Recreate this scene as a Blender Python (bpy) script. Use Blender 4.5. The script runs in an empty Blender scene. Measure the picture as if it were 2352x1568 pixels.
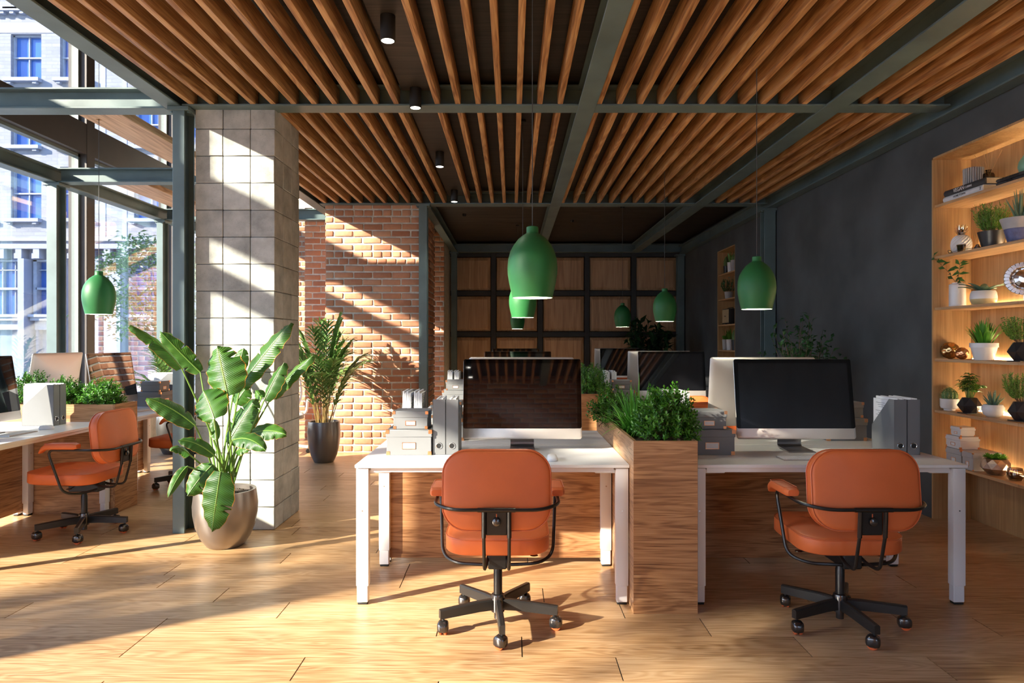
import bpy, bmesh, math, random
from mathutils import Vector, Matrix, noise
R = math.radians
C = bpy.context.scene.collection
sc = bpy.context.scene
random.seed(7)

# ---------------------------------------------------------------- camera, sky, sun, exposure
cam_d = bpy.data.cameras.new('camera'); cam = bpy.data.objects.new('camera', cam_d); C.objects.link(cam)
cam_d.sensor_width = 36.0; cam_d.lens = 24.0; cam_d.clip_start = 0.05; cam_d.clip_end = 300
cam.location = (0, 0, 1.4); cam.rotation_euler = (R(90), 0, 0)
sc.camera = cam
w = bpy.data.worlds.new('sky'); sc.world = w; w.use_nodes = True
nt = w.node_tree; bg = nt.nodes['Background']
tc = nt.nodes.new('ShaderNodeTexCoord'); sx = nt.nodes.new('ShaderNodeSeparateXYZ'); nt.links.new(tc.outputs['Generated'], sx.inputs[0])
rp = nt.nodes.new('ShaderNodeValToRGB'); nt.links.new(sx.outputs['Z'], rp.inputs['Fac'])
e = rp.color_ramp.elements
e[0].position = 0.0; e[0].color = (0.75, 0.86, 1.0, 1); e[1].position = 0.6; e[1].color = (0.22, 0.42, 0.95, 1)
nt.links.new(rp.outputs['Color'], bg.inputs['Color']); bg.inputs['Strength'].default_value = 4.2
SUN_DIR = Vector((1.0, 0.62, -0.482)).normalized()
sd = bpy.data.lights.new('sun', 'SUN'); sd.energy = 20; sd.angle = R(0.9); sd.color = (1.0, 0.86, 0.69)
so = bpy.data.objects.new('sun', sd); C.objects.link(so); so.rotation_euler = SUN_DIR.to_track_quat('-Z', 'Y').to_euler()
sc.view_settings.view_transform = 'Standard'; sc.view_settings.look = 'None'
sc.view_settings.gamma = 1.0; sc.view_settings.use_curve_mapping = False
sc.view_settings.exposure = 0.35
sc.cycles.max_bounces = 8; sc.cycles.diffuse_bounces = 5; sc.cycles.transparent_max_bounces = 12
sc.cycles.sample_clamp_indirect = 6.0; sc.cycles.caustics_reflective = False; sc.cycles.caustics_refractive = False

# ---------------------------------------------------------------- helpers
def vec(*a): return Vector(a)
class MB:
    def __init__(s): s.bm = bmesh.new(); s.lay = None
    def _add(s, tb, M=None):
        me = bpy.data.meshes.new('t'); 
        if M is not None: tb.transform(M)
        tb.to_mesh(me); tb.free(); s.bm.from_mesh(me); bpy.data.meshes.remove(me)
    def box(s, x0, x1, y0, y1, z0, z1, bev=0.0, seg=2, M=None):
        tb = bmesh.new(); bmesh.ops.create_cube(tb, size=1.0)
        bmesh.ops.scale(tb, vec=(abs(x1-x0), abs(y1-y0), abs(z1-z0)), verts=tb.verts)
        bmesh.ops.translate(tb, vec=((x0+x1)/2, (y0+y1)/2, (z0+z1)/2), verts=tb.verts)
        if bev > 0: bmesh.ops.bevel(tb, geom=tb.edges[:], offset=bev, segments=seg, profile=0.6, affect='EDGES')
        s._add(tb, M); return s
    def lathe(s, prof, n=24, c=(0,0,0), M=None, cap=True):
        bm = s.bm; rings = []
        for r, z in prof:
            if r < 1e-5:
                v = bm.verts.new(_x(M, (c[0], c[1], c[2]+z))); rings.append([v]*n)
            else:
                rings.append([bm.verts.new(_x(M, (c[0]+r*math.cos(2*math.pi*i/n), c[1]+r*math.sin(2*math.pi*i/n), c[2]+z))) for i in range(n)])
        for a, b in zip(rings, rings[1:]):
            for i in range(n):
                j = (i+1) % n; f = []
                for v in (a[i], a[j], b[j], b[i]):
                    if v not in f: f.append(v)
                if len(f) > 2:
                    try: bm.faces.new(f)
                    except ValueError: pass
        if cap:
            for rg in (rings[0], rings[-1]):
                if len(set(rg)) > 2:
                    try: bm.faces.new(rg)
                    except ValueError: pass
        return s
    def cyl(s, p0, p1, r0, r1=None, n=12): return s.tube([p0, p1], r0, n, 0, r1)
    def tube(s, pts, r, n=8, sm=0, r1=None):
        P = [Vector(p) for p in pts]
        if sm: P = catmull(P, sm)
        m = len(P); rr = [r + ((r1 if r1 is not None else r)-r)*i/(m-1) for i in range(m)]
        rings = []; up = None
        for i in range(m):
            t = (P[min(i+1, m-1)]-P[max(i-1, 0)]).normalized()
            if up is None: up = t.orthogonal().normalized()
            up = (up - t*up.dot(t)); up = up.normalized() if up.length > 1e-6 else t.orthogonal().normalized()
            sd_ = t.cross(up)
            rings.append([s.bm.verts.new(P[i] + (up*math.cos(2*math.pi*k/n)+sd_*math.sin(2*math.pi*k/n))*rr[i]) for k in range(n)])
        for a, b in zip(rings, rings[1:]):
            for k in range(n): s.bm.faces.new((a[k], a[(k+1) % n], b[(k+1) % n], b[k]))
        s.bm.faces.new(rings[0][::-1]); s.bm.faces.new(rings[-1]); return s
    def prism(s, poly, y0, y1, M=None):          # poly in (x,z), extruded along y
        a = [s.bm.verts.new(_x(M, (x, y0, z))) for x, z in poly]; b = [s.bm.verts.new(_x(M, (x, y1, z))) for x, z in poly]
        n = len(poly); s.bm.faces.new(a); s.bm.faces.new(b[::-1])
        for i in range(n): s.bm.faces.new((a[(i+1) % n], a[i], b[i], b[(i+1) % n]))
        return s
    def loft(s, rings, cap=True, closed=True):
        V = [[s.bm.verts.new(p) for p in r] for r in rings]; n = len(V[0])
        for a, b in zip(V, V[1:]):
            for i in range(n if closed else n-1): s.bm.faces.new((a[i], a[(i+1) % n], b[(i+1) % n], b[i]))
        if cap and closed: s.bm.faces.new(V[0][::-1]); s.bm.faces.new(V[-1])
        return s
    def face(s, *p): s.bm.faces.new([s.bm.verts.new(q) for q in p]); return s
    def build(s, name, mat, parent=None, smooth=True, ang=38, loc=None, flip=True):
        if flip: bmesh.ops.recalc_face_normals(s.bm, faces=s.bm.faces)
        me = bpy.data.meshes.new(name); s.bm.to_mesh(me); s.bm.free()
        if mat: me.materials.append(mat)
        if smooth:
            me.polygons.foreach_set('use_smooth', [True]*len(me.polygons)); me.set_sharp_from_angle(angle=R(ang))
        o = bpy.data.objects.new(name, me); C.objects.link(o)
        if parent: o.parent = parent
        if loc: o.location = loc
        return o
def _x(M, p): return (M @ Vector(p)) if M is not None else Vector(p)
def catmull(P, k):
    out = []
    for i in range(len(P)-1):
        p0, p1, p2, p3 = P[max(i-1, 0)], P[i], P[i+1], P[min(i+2, len(P)-1)]
        for j in range(k):
            t = j/k; out.append(0.5*((2*p1)+(p2-p0)*t+(2*p0-5*p1+4*p2-p3)*t*t+(3*p1-p0-3*p2+p3)*t**3))
    out.append(P[-1]); return out
def fillet(P, r, k=5):                              # polyline with rounded corners
    P = [Vector(p) for p in P]; out = [P[0]]
    for i in range(1, len(P)-1):
        a, b, c = P[i-1], P[i], P[i+1]; d1 = (a-b); d2 = (c-b); q = min(r, d1.length*.49, d2.length*.49)
        s_, e_ = b+d1.normalized()*q, b+d2.normalized()*q
        for j in range(k+1):
            t = j/k; out.append(s_*(1-t)**2+b*2*t*(1-t)+e_*t*t)
    out.append(P[-1]); return out
class Cloud:                                        # many small leaves in one foliage mesh
    def __init__(s): s.v = []; s.f = []
    def leaf(s, p, d, n, l, w, fold=.25, bend=0.0):
        d = d.normalized(); sd_ = d.cross(n)
        if sd_.length < 1e-4: sd_ = d.orthogonal()
        sd_.normalize(); n = sd_.cross(d); i = len(s.v)
        s.v += [p, p+d*l*.45+sd_*w*.5+n*w*fold, p+d*l-n*l*bend, p+d*l*.45-sd_*w*.5+n*w*fold, p+d*l*.5]
        s.f += [(i, i+1, i+4), (i+1, i+2, i+4), (i, i+4, i+3), (i+4, i+2, i+3)]
    def blade(s, p, d, n, l, w, droop=.3, k=4):     # a long strap leaf, curving down
        d = d.normalized(); sd_ = d.cross(n)
        if sd_.length < 1e-4: sd_ = d.orthogonal()
        sd_.normalize(); i = len(s.v)
        for j in range(k+1):
            t = j/k; q = p+d*l*t-Vector((0, 0, 1))*droop*l*t*t
            ww = w*.5*(math.sin(math.pi*min(1, .18+t*.82))**.8+.02)
            s.v += [q+sd_*ww, q-n.normalized()*w*.12, q-sd_*ww]
            if j:
                a = i+3*(j-1); b = i+3*j
                s.f += [(a, a+1, b+1, b), (a+1, a+2, b+2, b+1)]
    def build(s, name, mat, parent=None, smooth=False):
        me = bpy.data.meshes.new(name); me.from_pydata([tuple(q) for q in s.v], [], s.f); me.materials.append(mat)
        if smooth: me.polygons.foreach_set('use_smooth', [True]*len(me.polygons))
        o = bpy.data.objects.new(name, me); C.objects.link(o)
        if parent: o.parent = parent
        return o
def thing(name, label, cat, loc=(0,0,0), rz=0.0, group=None):
    o = bpy.data.objects.new(name, None); C.objects.link(o); o.empty_display_size = .05
    o.location = loc; o.rotation_euler = (0, 0, rz); o['label'] = label; o['category'] = cat
    if group: o['group'] = group
    return o
def tag(o, label, cat, group=None):
    o['label'] = label; o['category'] = cat
    if group: o['group'] = group
    return o
def struct(o, label=None):
    o['kind'] = 'structure'
    if label: o['label'] = label
    return o
def dup(o, loc=None, rz=None, label=None, group=None, parent=None):
    c = o.copy(); C.objects.link(c)
    if parent is not None: c.parent = parent
    for ch in list(o.children): dup(ch, parent=c)
    if loc is not None: c.location = loc
    if rz is not None: c.rotation_euler = (0, 0, rz)
    if label: c['label'] = label
    if group: c['group'] = group
    return c
def at(px, py, Y): return Vector(((px-1176)/1568*Y, Y, 1.4+(784-py)/1568*Y))
def text_obj(name, s, size, mat, parent, M, extr=.0006, sx_=1.0):
    cu = bpy.data.curves.new('t', 'FONT'); cu.body = s; cu.size = size; cu.extrude = extr; cu.align_x = 'LEFT'; cu.align_y = 'CENTER'
    to = bpy.data.objects.new('t', cu); C.objects.link(to); bpy.context.view_layer.update()
    me = bpy.data.meshes.new_from_object(to.evaluated_get(bpy.context.evaluated_depsgraph_get()))
    bpy.data.objects.remove(to); bpy.data.curves.remove(cu)
    me.transform(M @ Matrix.Diagonal((sx_, 1, 1, 1))); me.materials.clear(); me.materials.append(mat); me.name = name
    o = bpy.data.objects.new(name, me); C.objects.link(o)
    if parent: o.parent = parent
    return o

# ---------------------------------------------------------------- materials
def _nm(name):
    m = bpy.data.materials.new(name); m.use_nodes = True; n = m.node_tree; b = n.nodes['Principled BSDF']; return m, n, b
def N(nt, t, **k):
    x = nt.nodes.new(t)
    for a, v in k.items(): setattr(x, a, v)
    return x
def L(nt, a, b): nt.links.new(a, b)
def mapping(nt, src, scale, loc=None):
    mp = N(nt, 'ShaderNodeMapping'); L(nt, src, mp.inputs['Vector']); mp.inputs['Scale'].default_value = scale
    return mp
def ramp(nt, src, stops):
    r = N(nt, 'ShaderNodeValToRGB'); L(nt, src, r.inputs['Fac']); el = r.color_ramp.elements
    while len(el) < len(stops): el.new(.5)
    for i, (p, c) in enumerate(stops): el[i].position = p; el[i].color = (*c, 1)
    return r
def bump(nt, src, b, st=.3, dist=.01):
    u = N(nt, 'ShaderNodeBump'); u.inputs['Strength'].default_value = st; u.inputs['Distance'].default_value = dist
    L(nt, src, u.inputs['Height']); L(nt, u.outputs[0], b.inputs['Normal'])
def plain(name, col, rough=.5, metal=0.0, var=0.12, scale=8.0, bs=0.0, coat=0.0, spec=.5, bscale=None):
    m, n, b = _nm(name)
    b.inputs['Roughness'].default_value = rough; b.inputs['Metallic'].default_value = metal
    b.inputs['Coat Weight'].default_value = coat; b.inputs['Specular IOR Level'].default_value = spec
    t = N(n, 'ShaderNodeTexCoord'); no = N(n, 'ShaderNodeTexNoise'); no.inputs['Scale'].default_value = scale; no.inputs['Detail'].default_value = 5
    L(n, t.outputs['Object'], no.inputs['Vector'])
    r = ramp(n, no.outputs['Fac'], [(.3, tuple(c*(1-var) for c in col)), (.7, tuple(min(1, c*(1+var)) for c in col))])
    L(n, r.outputs['Color'], b.inputs['Base Color'])
    if bs:
        n2 = N(n, 'ShaderNodeTexNoise'); n2.inputs['Scale'].default_value = bscale or scale*12; n2.inputs['Detail'].default_value = 3
        L(n, t.outputs['Object'], n2.inputs['Vector']); bump(n, n2.outputs['Fac'], b, bs, .002)
    return m
def wood(name, dark, mid, light, axis='X', sc_=1.0, rough=.45, ring=1.0, spec=.4):
    m, n, b = _nm(name); b.inputs['Roughness'].default_value = rough; b.inputs['Specular IOR Level'].default_value = spec
    t = N(n, 'ShaderNodeTexCoord'); oi = N(n, 'ShaderNodeObjectInfo'); ad = N(n, 'ShaderNodeVectorMath', operation='ADD')
    ml = N(n, 'ShaderNodeVectorMath', operation='SCALE'); ml.inputs[0].default_value = (7.3, 9.1, 5.7); L(n, oi.outputs['Random'], ml.inputs['Scale'])
    L(n, t.outputs['Object'], ad.inputs[0]); L(n, ml.outputs[0], ad.inputs[1])
    s = {'X': (.55, 6, 6), 'Y': (6, .55, 6), 'Z': (6, 6, .55)}[axis]
    mp = mapping(n, ad.outputs[0], tuple(q*sc_ for q in s))
    n1 = N(n, 'ShaderNodeTexNoise'); n1.inputs['Scale'].default_value = 1.3; n1.inputs['Detail'].default_value = 3; n1.inputs['Distortion'].default_value = .8
    L(n, mp.outputs[0], n1.inputs['Vector'])
    # growth rings: sine of a warped field
    mu = N(n, 'ShaderNodeMath', operation='MULTIPLY'); mu.inputs[1].default_value = 42*ring; L(n, n1.outputs['Fac'], mu.inputs[0])
    si = N(n, 'ShaderNodeMath', operation='SINE'); L(n, mu.outputs[0], si.inputs[0])
    mf = mapping(n, ad.outputs[0], tuple(q*sc_*(9 if q > 1 else 3) for q in s))
    n2 = N(n, 'ShaderNodeTexNoise'); n2.inputs['Scale'].default_value = 2.0; n2.inputs['Detail'].default_value = 6; L(n, mf.outputs[0], n2.inputs['Vector'])
    m1 = N(n, 'ShaderNodeMath', operation='MULTIPLY_ADD'); L(n, si.outputs[0], m1.inputs[0]); m1.inputs[1].default_value = .13; L(n, n2.outputs['Fac'], m1.inputs[2])
    m2 = N(n, 'ShaderNodeMath', operation='MULTIPLY_ADD'); L(n, n1.outputs['Fac'], m2.inputs[0]); m2.inputs[1].default_value = .5; 
    su = N(n, 'ShaderNodeMath', operation='SUBTRACT'); L(n, m1.outputs[0], su.inputs[0]); su.inputs[1].default_value = .25; L(n, su.outputs[0], m2.inputs[2])
    r = ramp(n, m2.outputs[0], [(.22, dark), (.48, mid), (.78, light)])
    L(n, r.outputs['Color'], b.inputs['Base Color']); bump(n, m1.outputs[0], b, .12, .002); return m
M = {}
M['steel'] = plain('teal_grey_painted_steel', (.105, .155, .158), .42, .0, .22, 3, .08, spec=.6)
M['window_brown'] = plain('dark_brown_window_frame', (.075, .06, .052), .5, 0, .1, 4)
M['window_pale'] = plain('pale_window_seal', (.20, .23, .21), .5, 0, .05, 4)
M['slat'] = wood('oiled_oak_slat', (.23, .095, .032), (.45, .225, .085), (.63, .37, .16), 'Y', 1.0, .42)
M['plank'] = wood('pale_oak_board', (.38, .21, .10), (.58, .36, .19), (.72, .48, .28), 'Y', .8, .45)
M['desk_wood'] = wood('walnut_veneer', (.20, .085, .034), (.39, .19, .080), (.52, .285, .135), 'X', 1.7, .4)
M['niche'] = wood('oak_veneer', (.37, .215, .09), (.47, .285, .125), (.55, .35, .17), 'Z', .8, .5, .5)
M['shelf'] = wood('oak_shelf_board', (.42, .24, .11), (.56, .34, .17), (.66, .42, .22), 'Y', 1.0, .5)
M['panel'] = wood('oak_wall_panel', (.40, .235, .12), (.52, .315, .17), (.61, .39, .22), 'Z', .6, .45, .7)
M['dark_frame'] = plain('black_stained_timber', (.022, .022, .022), .55, 0, .2, 6)
M['ceil'] = wood('dark_ceiling_board', (.012, .010, .009), (.028, .022, .018), (.045, .035, .028), 'X', .6, .5)
M['ceil_black'] = plain('black_ceiling', (.012, .012, .013), .7, 0, .2, 3)
M['dark_wall'] = plain('charcoal_plaster', (.074, .084, .089), .62, 0, .25, 2.2, .15, spec=.35, bscale=60)
M['white'] = plain('white_laminate', (.80, .79, .78), .35, 0, .02, 3)
M['white_metal'] = plain('white_powder_coated_metal', (.78, .77, .76), .4, 0, .02, 3)
M['black_rubber'] = plain('black_rubber', (.01, .01, .01), .6)
M['leather'] = plain('orange_leather', (.66, .155, .044), .45, 0, .06, 5, .12, spec=.32, bscale=350)
M['piping'] = plain('orange_leather_piping', (.58, .13, .038), .4, 0, .05, 5)
M['tube'] = plain('dark_bronze_tube', (.035, .031, .028), .34, .6, .15, 6)
M['base_metal'] = plain('black_coated_chair_base', (.040, .037, .034), .36, .45, .2, 5)
M['caster'] = plain('gunmetal_caster', (.11, .10, .095), .2, .85, .1, 5)
M['tyre'] = plain('orange_tyre', (.75, .16, .05), .45)
M['alu'] = plain('satin_aluminium', (.62, .57, .53), .45, .8, .02, 3)
M['alu_dark'] = plain('shaded_aluminium_stand', (.30, .28, .27), .3, .9, .03, 3)  # darker aluminium, with shade put into its colour
M['screen'] = plain('black_glass_screen', (.004, .004, .005), .02, 0, .0, 3, spec=1.0, coat=.8)
M['screen2'] = plain('black_glass_bezel', (.001, .001, .001), .03, 0, .0, 3, spec=.7)
M['box'] = plain('grey_paperboard', (.20, .205, .21), .6, 0, .04, 6)
M['box_lt'] = plain('light_grey_paperboard', (.46, .46, .46), .6, 0, .04, 6)
M['holder'] = plain('grey_card_magazine_file', (.17, .175, .18), .55, 0, .04, 6)
M['copper'] = plain('copper_corner', (.85, .42, .20), .28, 1.0, .05, 6)
M['paper'] = plain('white_paper', (.82, .82, .82), .7, 0, .03, 20)
M['chrome'] = plain('chrome', (.75, .75, .75), .12, 1.0, 0, 3)
M['pebble'] = plain('white_plastic', (.75, .75, .75), .3)
M['lamp'] = plain('green_enamel', (.022, .150, .040), .5, 0, .15, 5, .05, spec=.38)
M['black'] = plain('matt_black', (.012, .012, .012), .5)
M['blackpot'] = plain('black_ceramic', (.018, .019, .022), .42)
M['cord'] = plain('black_cord', (.05, .05, .05), .6)
M['pot'] = plain('brushed_pewter_pot', (.30, .265, .24), .33, .85, .12, 2.5)
M['pot2'] = plain('dark_pewter_pot', (.20, .19, .18), .33, .9, .12, 2.5)
M['soil'] = plain('soil', (.06, .042, .03), .95, 0, .6, 60, 1.0, bscale=90)
M['stem'] = plain('green_stem', (.12, .22, .035), .45)
M['cane'] = plain('palm_cane', (.30, .20, .06), .5)
M['twig'] = plain('brown_twig', (.16, .10, .06), .7)
M['ceramic'] = plain('white_ceramic', (.78, .77, .75), .25, 0, .02, 4)
M['concrete_pot'] = plain('concrete_pot', (.42, .42, .42), .8, 0, .1, 12, .3)
M['blue_band'] = plain('blue_glazed_band', (.10, .12, .26), .5, 0, .5, 20)
M['yellow_base'] = plain('mustard_glaze', (.62, .50, .25), .4)
M['mint'] = plain('mint_ceramic', (.22, .46, .32), .4)
M['gold'] = plain('antique_gold', (.62, .40, .18), .22, 1.0, .1, 6)
M['silver'] = plain('polished_silver', (.70, .70, .72), .14, 1.0, .05, 8)
M['cover_dark'] = plain('charcoal_cloth_cover', (.035, .037, .042), .6)
M['cover_white'] = plain('white_cover', (.70, .71, .74), .5)
M['pages'] = plain('book_pages', (.55, .45, .30), .8, 0, .1, 120)
M['ink'] = plain('black_ink', (.01, .01, .01), .6)
M['wicker'] = plain('speaker_cloth', (.46, .34, .19), .8, 0, .25, 60)
M['reed'] = plain('reed_stick', (.55, .33, .13), .6)
def leafmat(name, c1, c2, rough=.35, trans=.25, spec=.5):
    m, n, b = _nm(name); g = N(n, 'ShaderNodeNewGeometry'); r = ramp(n, g.outputs['Random Per Island'], [(0, c1), (1, c2)])
    L(n, r.outputs['Color'], b.inputs['Base Color']); b.inputs['Roughness'].default_value = rough; b.inputs['Specular IOR Level'].default_value = spec
    tr = N(n, 'ShaderNodeBsdfTranslucent'); L(n, r.outputs['Color'], tr.inputs['Color']); mx = N(n, 'ShaderNodeMixShader'); mx.inputs[0].default_value = trans
    L(n, b.outputs[0], mx.inputs[1]); L(n, tr.outputs[0], mx.inputs[2]); L(n, mx.outputs[0], n.nodes['Material Output'].inputs['Surface']); return m
M['bush'] = leafmat('boxwood_leaf', (.018, .085, .010), (.115, .33, .028))
M['grass'] = leafmat('grass_blade', (.05, .24, .02), (.16, .46, .05))
M['palm'] = leafmat('palm_leaflet', (.07, .17, .035), (.21, .37, .10))
M['ficus'] = leafmat('ficus_leaf', (.018, .075, .022), (.05, .17, .045))
M['rubber'] = leafmat('rubber_leaf', (.012, .045, .018), (.035, .10, .035), .25)
M['herb'] = leafmat('herb_leaf', (.07, .20, .025), (.20, .40, .07))
M['basil'] = leafmat('basil_leaf', (.06, .20, .02), (.14, .34, .04))
M['aloe'] = leafmat('aloe_leaf', (.06, .14, .10), (.15, .26, .17), .5, .05)
M['tree'] = leafmat('street_tree_leaf', (.03, .10, .04), (.08, .20, .07))
M['cactus'] = plain('cactus_skin', (.10, .19, .06), .6, 0, .3, 30)
M['spine'] = plain('cactus_spine', (.75, .62, .25), .6)
def banana():
    m, n, b = _nm('banana_leaf'); a = N(n, 'ShaderNodeAttribute', attribute_name='leaf'); s = N(n, 'ShaderNodeSeparateXYZ'); L(n, a.outputs['Vector'], s.inputs[0])
    ab = N(n, 'ShaderNodeMath', operation='ABSOLUTE'); L(n, s.outputs['Y'], ab.inputs[0])
    sk = N(n, 'ShaderNodeMath', operation='MULTIPLY_ADD'); L(n, ab.outputs[0], sk.inputs[0]); sk.inputs[1].default_value = -.10; L(n, s.outputs['X'], sk.inputs[2])
    fr = N(n, 'ShaderNodeMath', operation='MULTIPLY'); L(n, sk.outputs[0], fr.inputs[0]); fr.inputs[1].default_value = 190
    sn = N(n, 'ShaderNodeMath', operation='SINE'); L(n, fr.outputs[0], sn.inputs[0])
    no = N(n, 'ShaderNodeTexNoise'); no.inputs['Scale'].default_value = 5; t = N(n, 'ShaderNodeTexCoord'); L(n, t.outputs['Object'], no.inputs['Vector'])
    v = N(n, 'ShaderNodeMath', operation='MULTIPLY_ADD'); L(n, sn.outputs[0], v.inputs[0]); v.inputs[1].default_value = .12; L(n, no.outputs['Fac'], v.inputs[2])
    r = ramp(n, v.outputs[0], [(.25, (.022, .075, .012)), (.55, (.050, .150, .020)), (.85, (.11, .24, .03))])
    r2 = ramp(n, ab.outputs[0], [(0, (1, 1, 1)), (.035, (1, 1, 1)), (.06, (0, 0, 0)), (1, (0, 0, 0))])
    r3 = ramp(n, ab.outputs[0], [(0, (0, 0, 0)), (.955, (0, 0, 0)), (.975, (1, 1, 1)), (1, (1, 1, 1))])
    m1 = N(n, 'ShaderNodeMix', data_type='RGBA'); L(n, r2.outputs['Color'], m1.inputs[0]); L(n, r.outputs['Color'], m1.inputs[6]); m1.inputs[7].default_value = (.26, .38, .05, 1)
    m2 = N(n, 'ShaderNodeMix', data_type='RGBA'); L(n, r3.outputs['Color'], m2.inputs[0]); L(n, m1.outputs[2], m2.inputs[6]); m2.inputs[7].default_value = (.50, .23, .04, 1)
    L(n, m2.outputs[2], b.inputs['Base Color']); b.inputs['Roughness'].default_value = .36; bump(n, sn.outputs[0], b, .25, .003)
    tr = N(n, 'ShaderNodeBsdfTranslucent'); L(n, m2.outputs[2], tr.inputs['Color']); mx = N(n, 'ShaderNodeMixShader'); mx.inputs[0].default_value = .38
    L(n, b.outputs[0], mx.inputs[1]); L(n, tr.outputs[0], mx.inputs[2]); L(n, mx.outputs[0], n.nodes['Material Output'].inputs['Surface']); return m
M['banana'] = banana()
def brickmat(name, cs, scale=1.0):
    m, n, b = _nm(name); g = N(n, 'ShaderNodeNewGeometry'); t = N(n, 'ShaderNodeTexCoord')
    no = N(n, 'ShaderNodeTexNoise'); no.inputs['Scale'].default_value = 22; no.inputs['Detail'].default_value = 6; L(n, t.outputs['Object'], no.inputs['Vector'])
    a = N(n, 'ShaderNodeMath', operation='MULTIPLY_ADD'); L(n, no.outputs['Fac'], a.inputs[0]); a.inputs[1].default_value = .55; L(n, g.outputs['Random Per Island'], a.inputs[2])
    sb = N(n, 'ShaderNodeMath', operation='MULTIPLY'); L(n, a.outputs[0], sb.inputs[0]); sb.inputs[1].default_value = .66
    r = ramp(n, sb.outputs[0], [(.05, cs[0]), (.5, cs[1]), (.95, cs[2])]); L(n, r.outputs['Color'], b.inputs['Base Color'])
    b.inputs['Roughness'].default_value = .85; b.inputs['Specular IOR Level'].default_value = .2
    vo = N(n, 'ShaderNodeTexVoronoi'); vo.inputs['Scale'].default_value = 55; L(n, t.outputs['Object'], vo.inputs['Vector'])
    mt = N(n, 'ShaderNodeMath', operation='MINIMUM'); mt.inputs[1].default_value = .22; L(n, vo.outputs['Distance'], mt.inputs[0])
    ad = N(n, 'ShaderNodeMath', operation='MULTIPLY_ADD'); L(n, mt.outputs[0], ad.inputs[0]); ad.inputs[1].default_value = 2.0; L(n, no.outputs['Fac'], ad.inputs[2])
    bump(n, ad.outputs[0], b, .55, .006); return m
M['brick'] = brickmat('red_orange_brick', ((.36, .15, .085), (.52, .245, .14), (.64, .37, .23)))
M['mortar'] = plain('lime_mortar', (.60, .57, .50), .9, 0, .18, 18, .8, bscale=60)
def concrete(name, lo, hi):
    m, n, b = _nm(name); g = N(n, 'ShaderNodeNewGeometry'); t = N(n, 'ShaderNodeTexCoord')
    no = N(n, 'ShaderNodeTexNoise'); no.inputs['Scale'].default_value = 6; no.inputs['Detail'].default_value = 8; no.inputs['Roughness'].default_value = .65; L(n, t.outputs['Object'], no.inputs['Vector'])
    a = N(n, 'ShaderNodeMath', operation='MULTIPLY_ADD'); L(n, g.outputs['Random Per Island'], a.inputs[0]); a.inputs[1].default_value = .22; L(n, no.outputs['Fac'], a.inputs[2])
    r = ramp(n, a.outputs[0], [(.35, lo), (.8, hi)])
    vo = N(n, 'ShaderNodeTexVoronoi'); vo.inputs['Scale'].default_value = 60; L(n, t.outputs['Object'], vo.inputs['Vector'])
    pr = ramp(n, vo.outputs['Distance'], [(.05, (.35, .35, .35)), (.14, (1, 1, 1))])
    mx = N(n, 'ShaderNodeMix', data_type='RGBA', blend_type='MULTIPLY'); mx.inputs[0].default_value = .8; L(n, r.outputs['Color'], mx.inputs[6]); L(n, pr.outputs['Color'], mx.inputs[7])
    L(n, mx.outputs[2], b.inputs['Base Color']); b.inputs['Roughness'].default_value = .85; bump(n, pr.outputs['Color'], b, .3, .003); return m
M['concrete'] = concrete('concrete_block', (.26, .268, .25), (.55, .56, .525))
def floormat():
    m, n, b = _nm('oak_plank_floor'); t = N(n, 'ShaderNodeTexCoord'); g = N(n, 'ShaderNodeNewGeometry')
    ml = N(n, 'ShaderNodeVectorMath', operation='SCALE'); ml.inputs[0].default_value = (31, 47, 13); L(n, g.outputs['Random Per Island'], ml.inputs['Scale'])
    ad = N(n, 'ShaderNodeVectorMath', operation='ADD'); L(n, t.outputs['Object'], ad.inputs[0]); L(n, ml.outputs[0], ad.inputs[1])
    mp = mapping(n, ad.outputs[0], (1.1, 8.5, 1)); n1 = N(n, 'ShaderNodeTexNoise'); n1.inputs['Scale'].default_value = .85; n1.inputs['Detail'].default_value = 2.5; n1.inputs['Distortion'].default_value = .6; L(n, mp.outputs[0], n1.inputs['Vector'])
    mu = N(n, 'ShaderNodeMath', operation='MULTIPLY'); mu.inputs[1].default_value = 95; L(n, n1.outputs['Fac'], mu.inputs[0]); si = N(n, 'ShaderNodeMath', operation='SINE'); L(n, mu.outputs[0], si.inputs[0])
    mf = mapping(n, ad.outputs[0], (3, 90, 1)); n2 = N(n, 'ShaderNodeTexNoise'); n2.inputs['Scale'].default_value = 1.4; n2.inputs['Detail'].default_value = 6; L(n, mf.outputs[0], n2.inputs['Vector'])
    a = N(n, 'ShaderNodeMath', operation='MULTIPLY_ADD'); L(n, si.outputs[0], a.inputs[0]); a.inputs[1].default_value = .085; L(n, n2.outputs['Fac'], a.inputs[2])
    c = N(n, 'ShaderNodeMath', operation='MULTIPLY_ADD'); L(n, g.outputs['Random Per Island'], c.inputs[0]); c.inputs[1].default_value = .22; L(n, a.outputs[0], c.inputs[2])
    r = ramp(n, c.outputs[0], [(.28, (.27, .135, .050)), (.55, (.50, .295, .140)), (.88, (.68, .46, .26))])
    L(n, r.outputs['Color'], b.inputs['Base Color']); b.inputs['Specular IOR Level'].default_value = .45
    rr = ramp(n, n2.outputs['Fac'], [(.3, (.42, .42, .42)), (.7, (.30, .30, .30))]); L(n, rr.outputs['Color'], b.inputs['Roughness']); bump(n, a.outputs[0], b, .10, .002); return m
M['floor'] = floormat()
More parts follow.
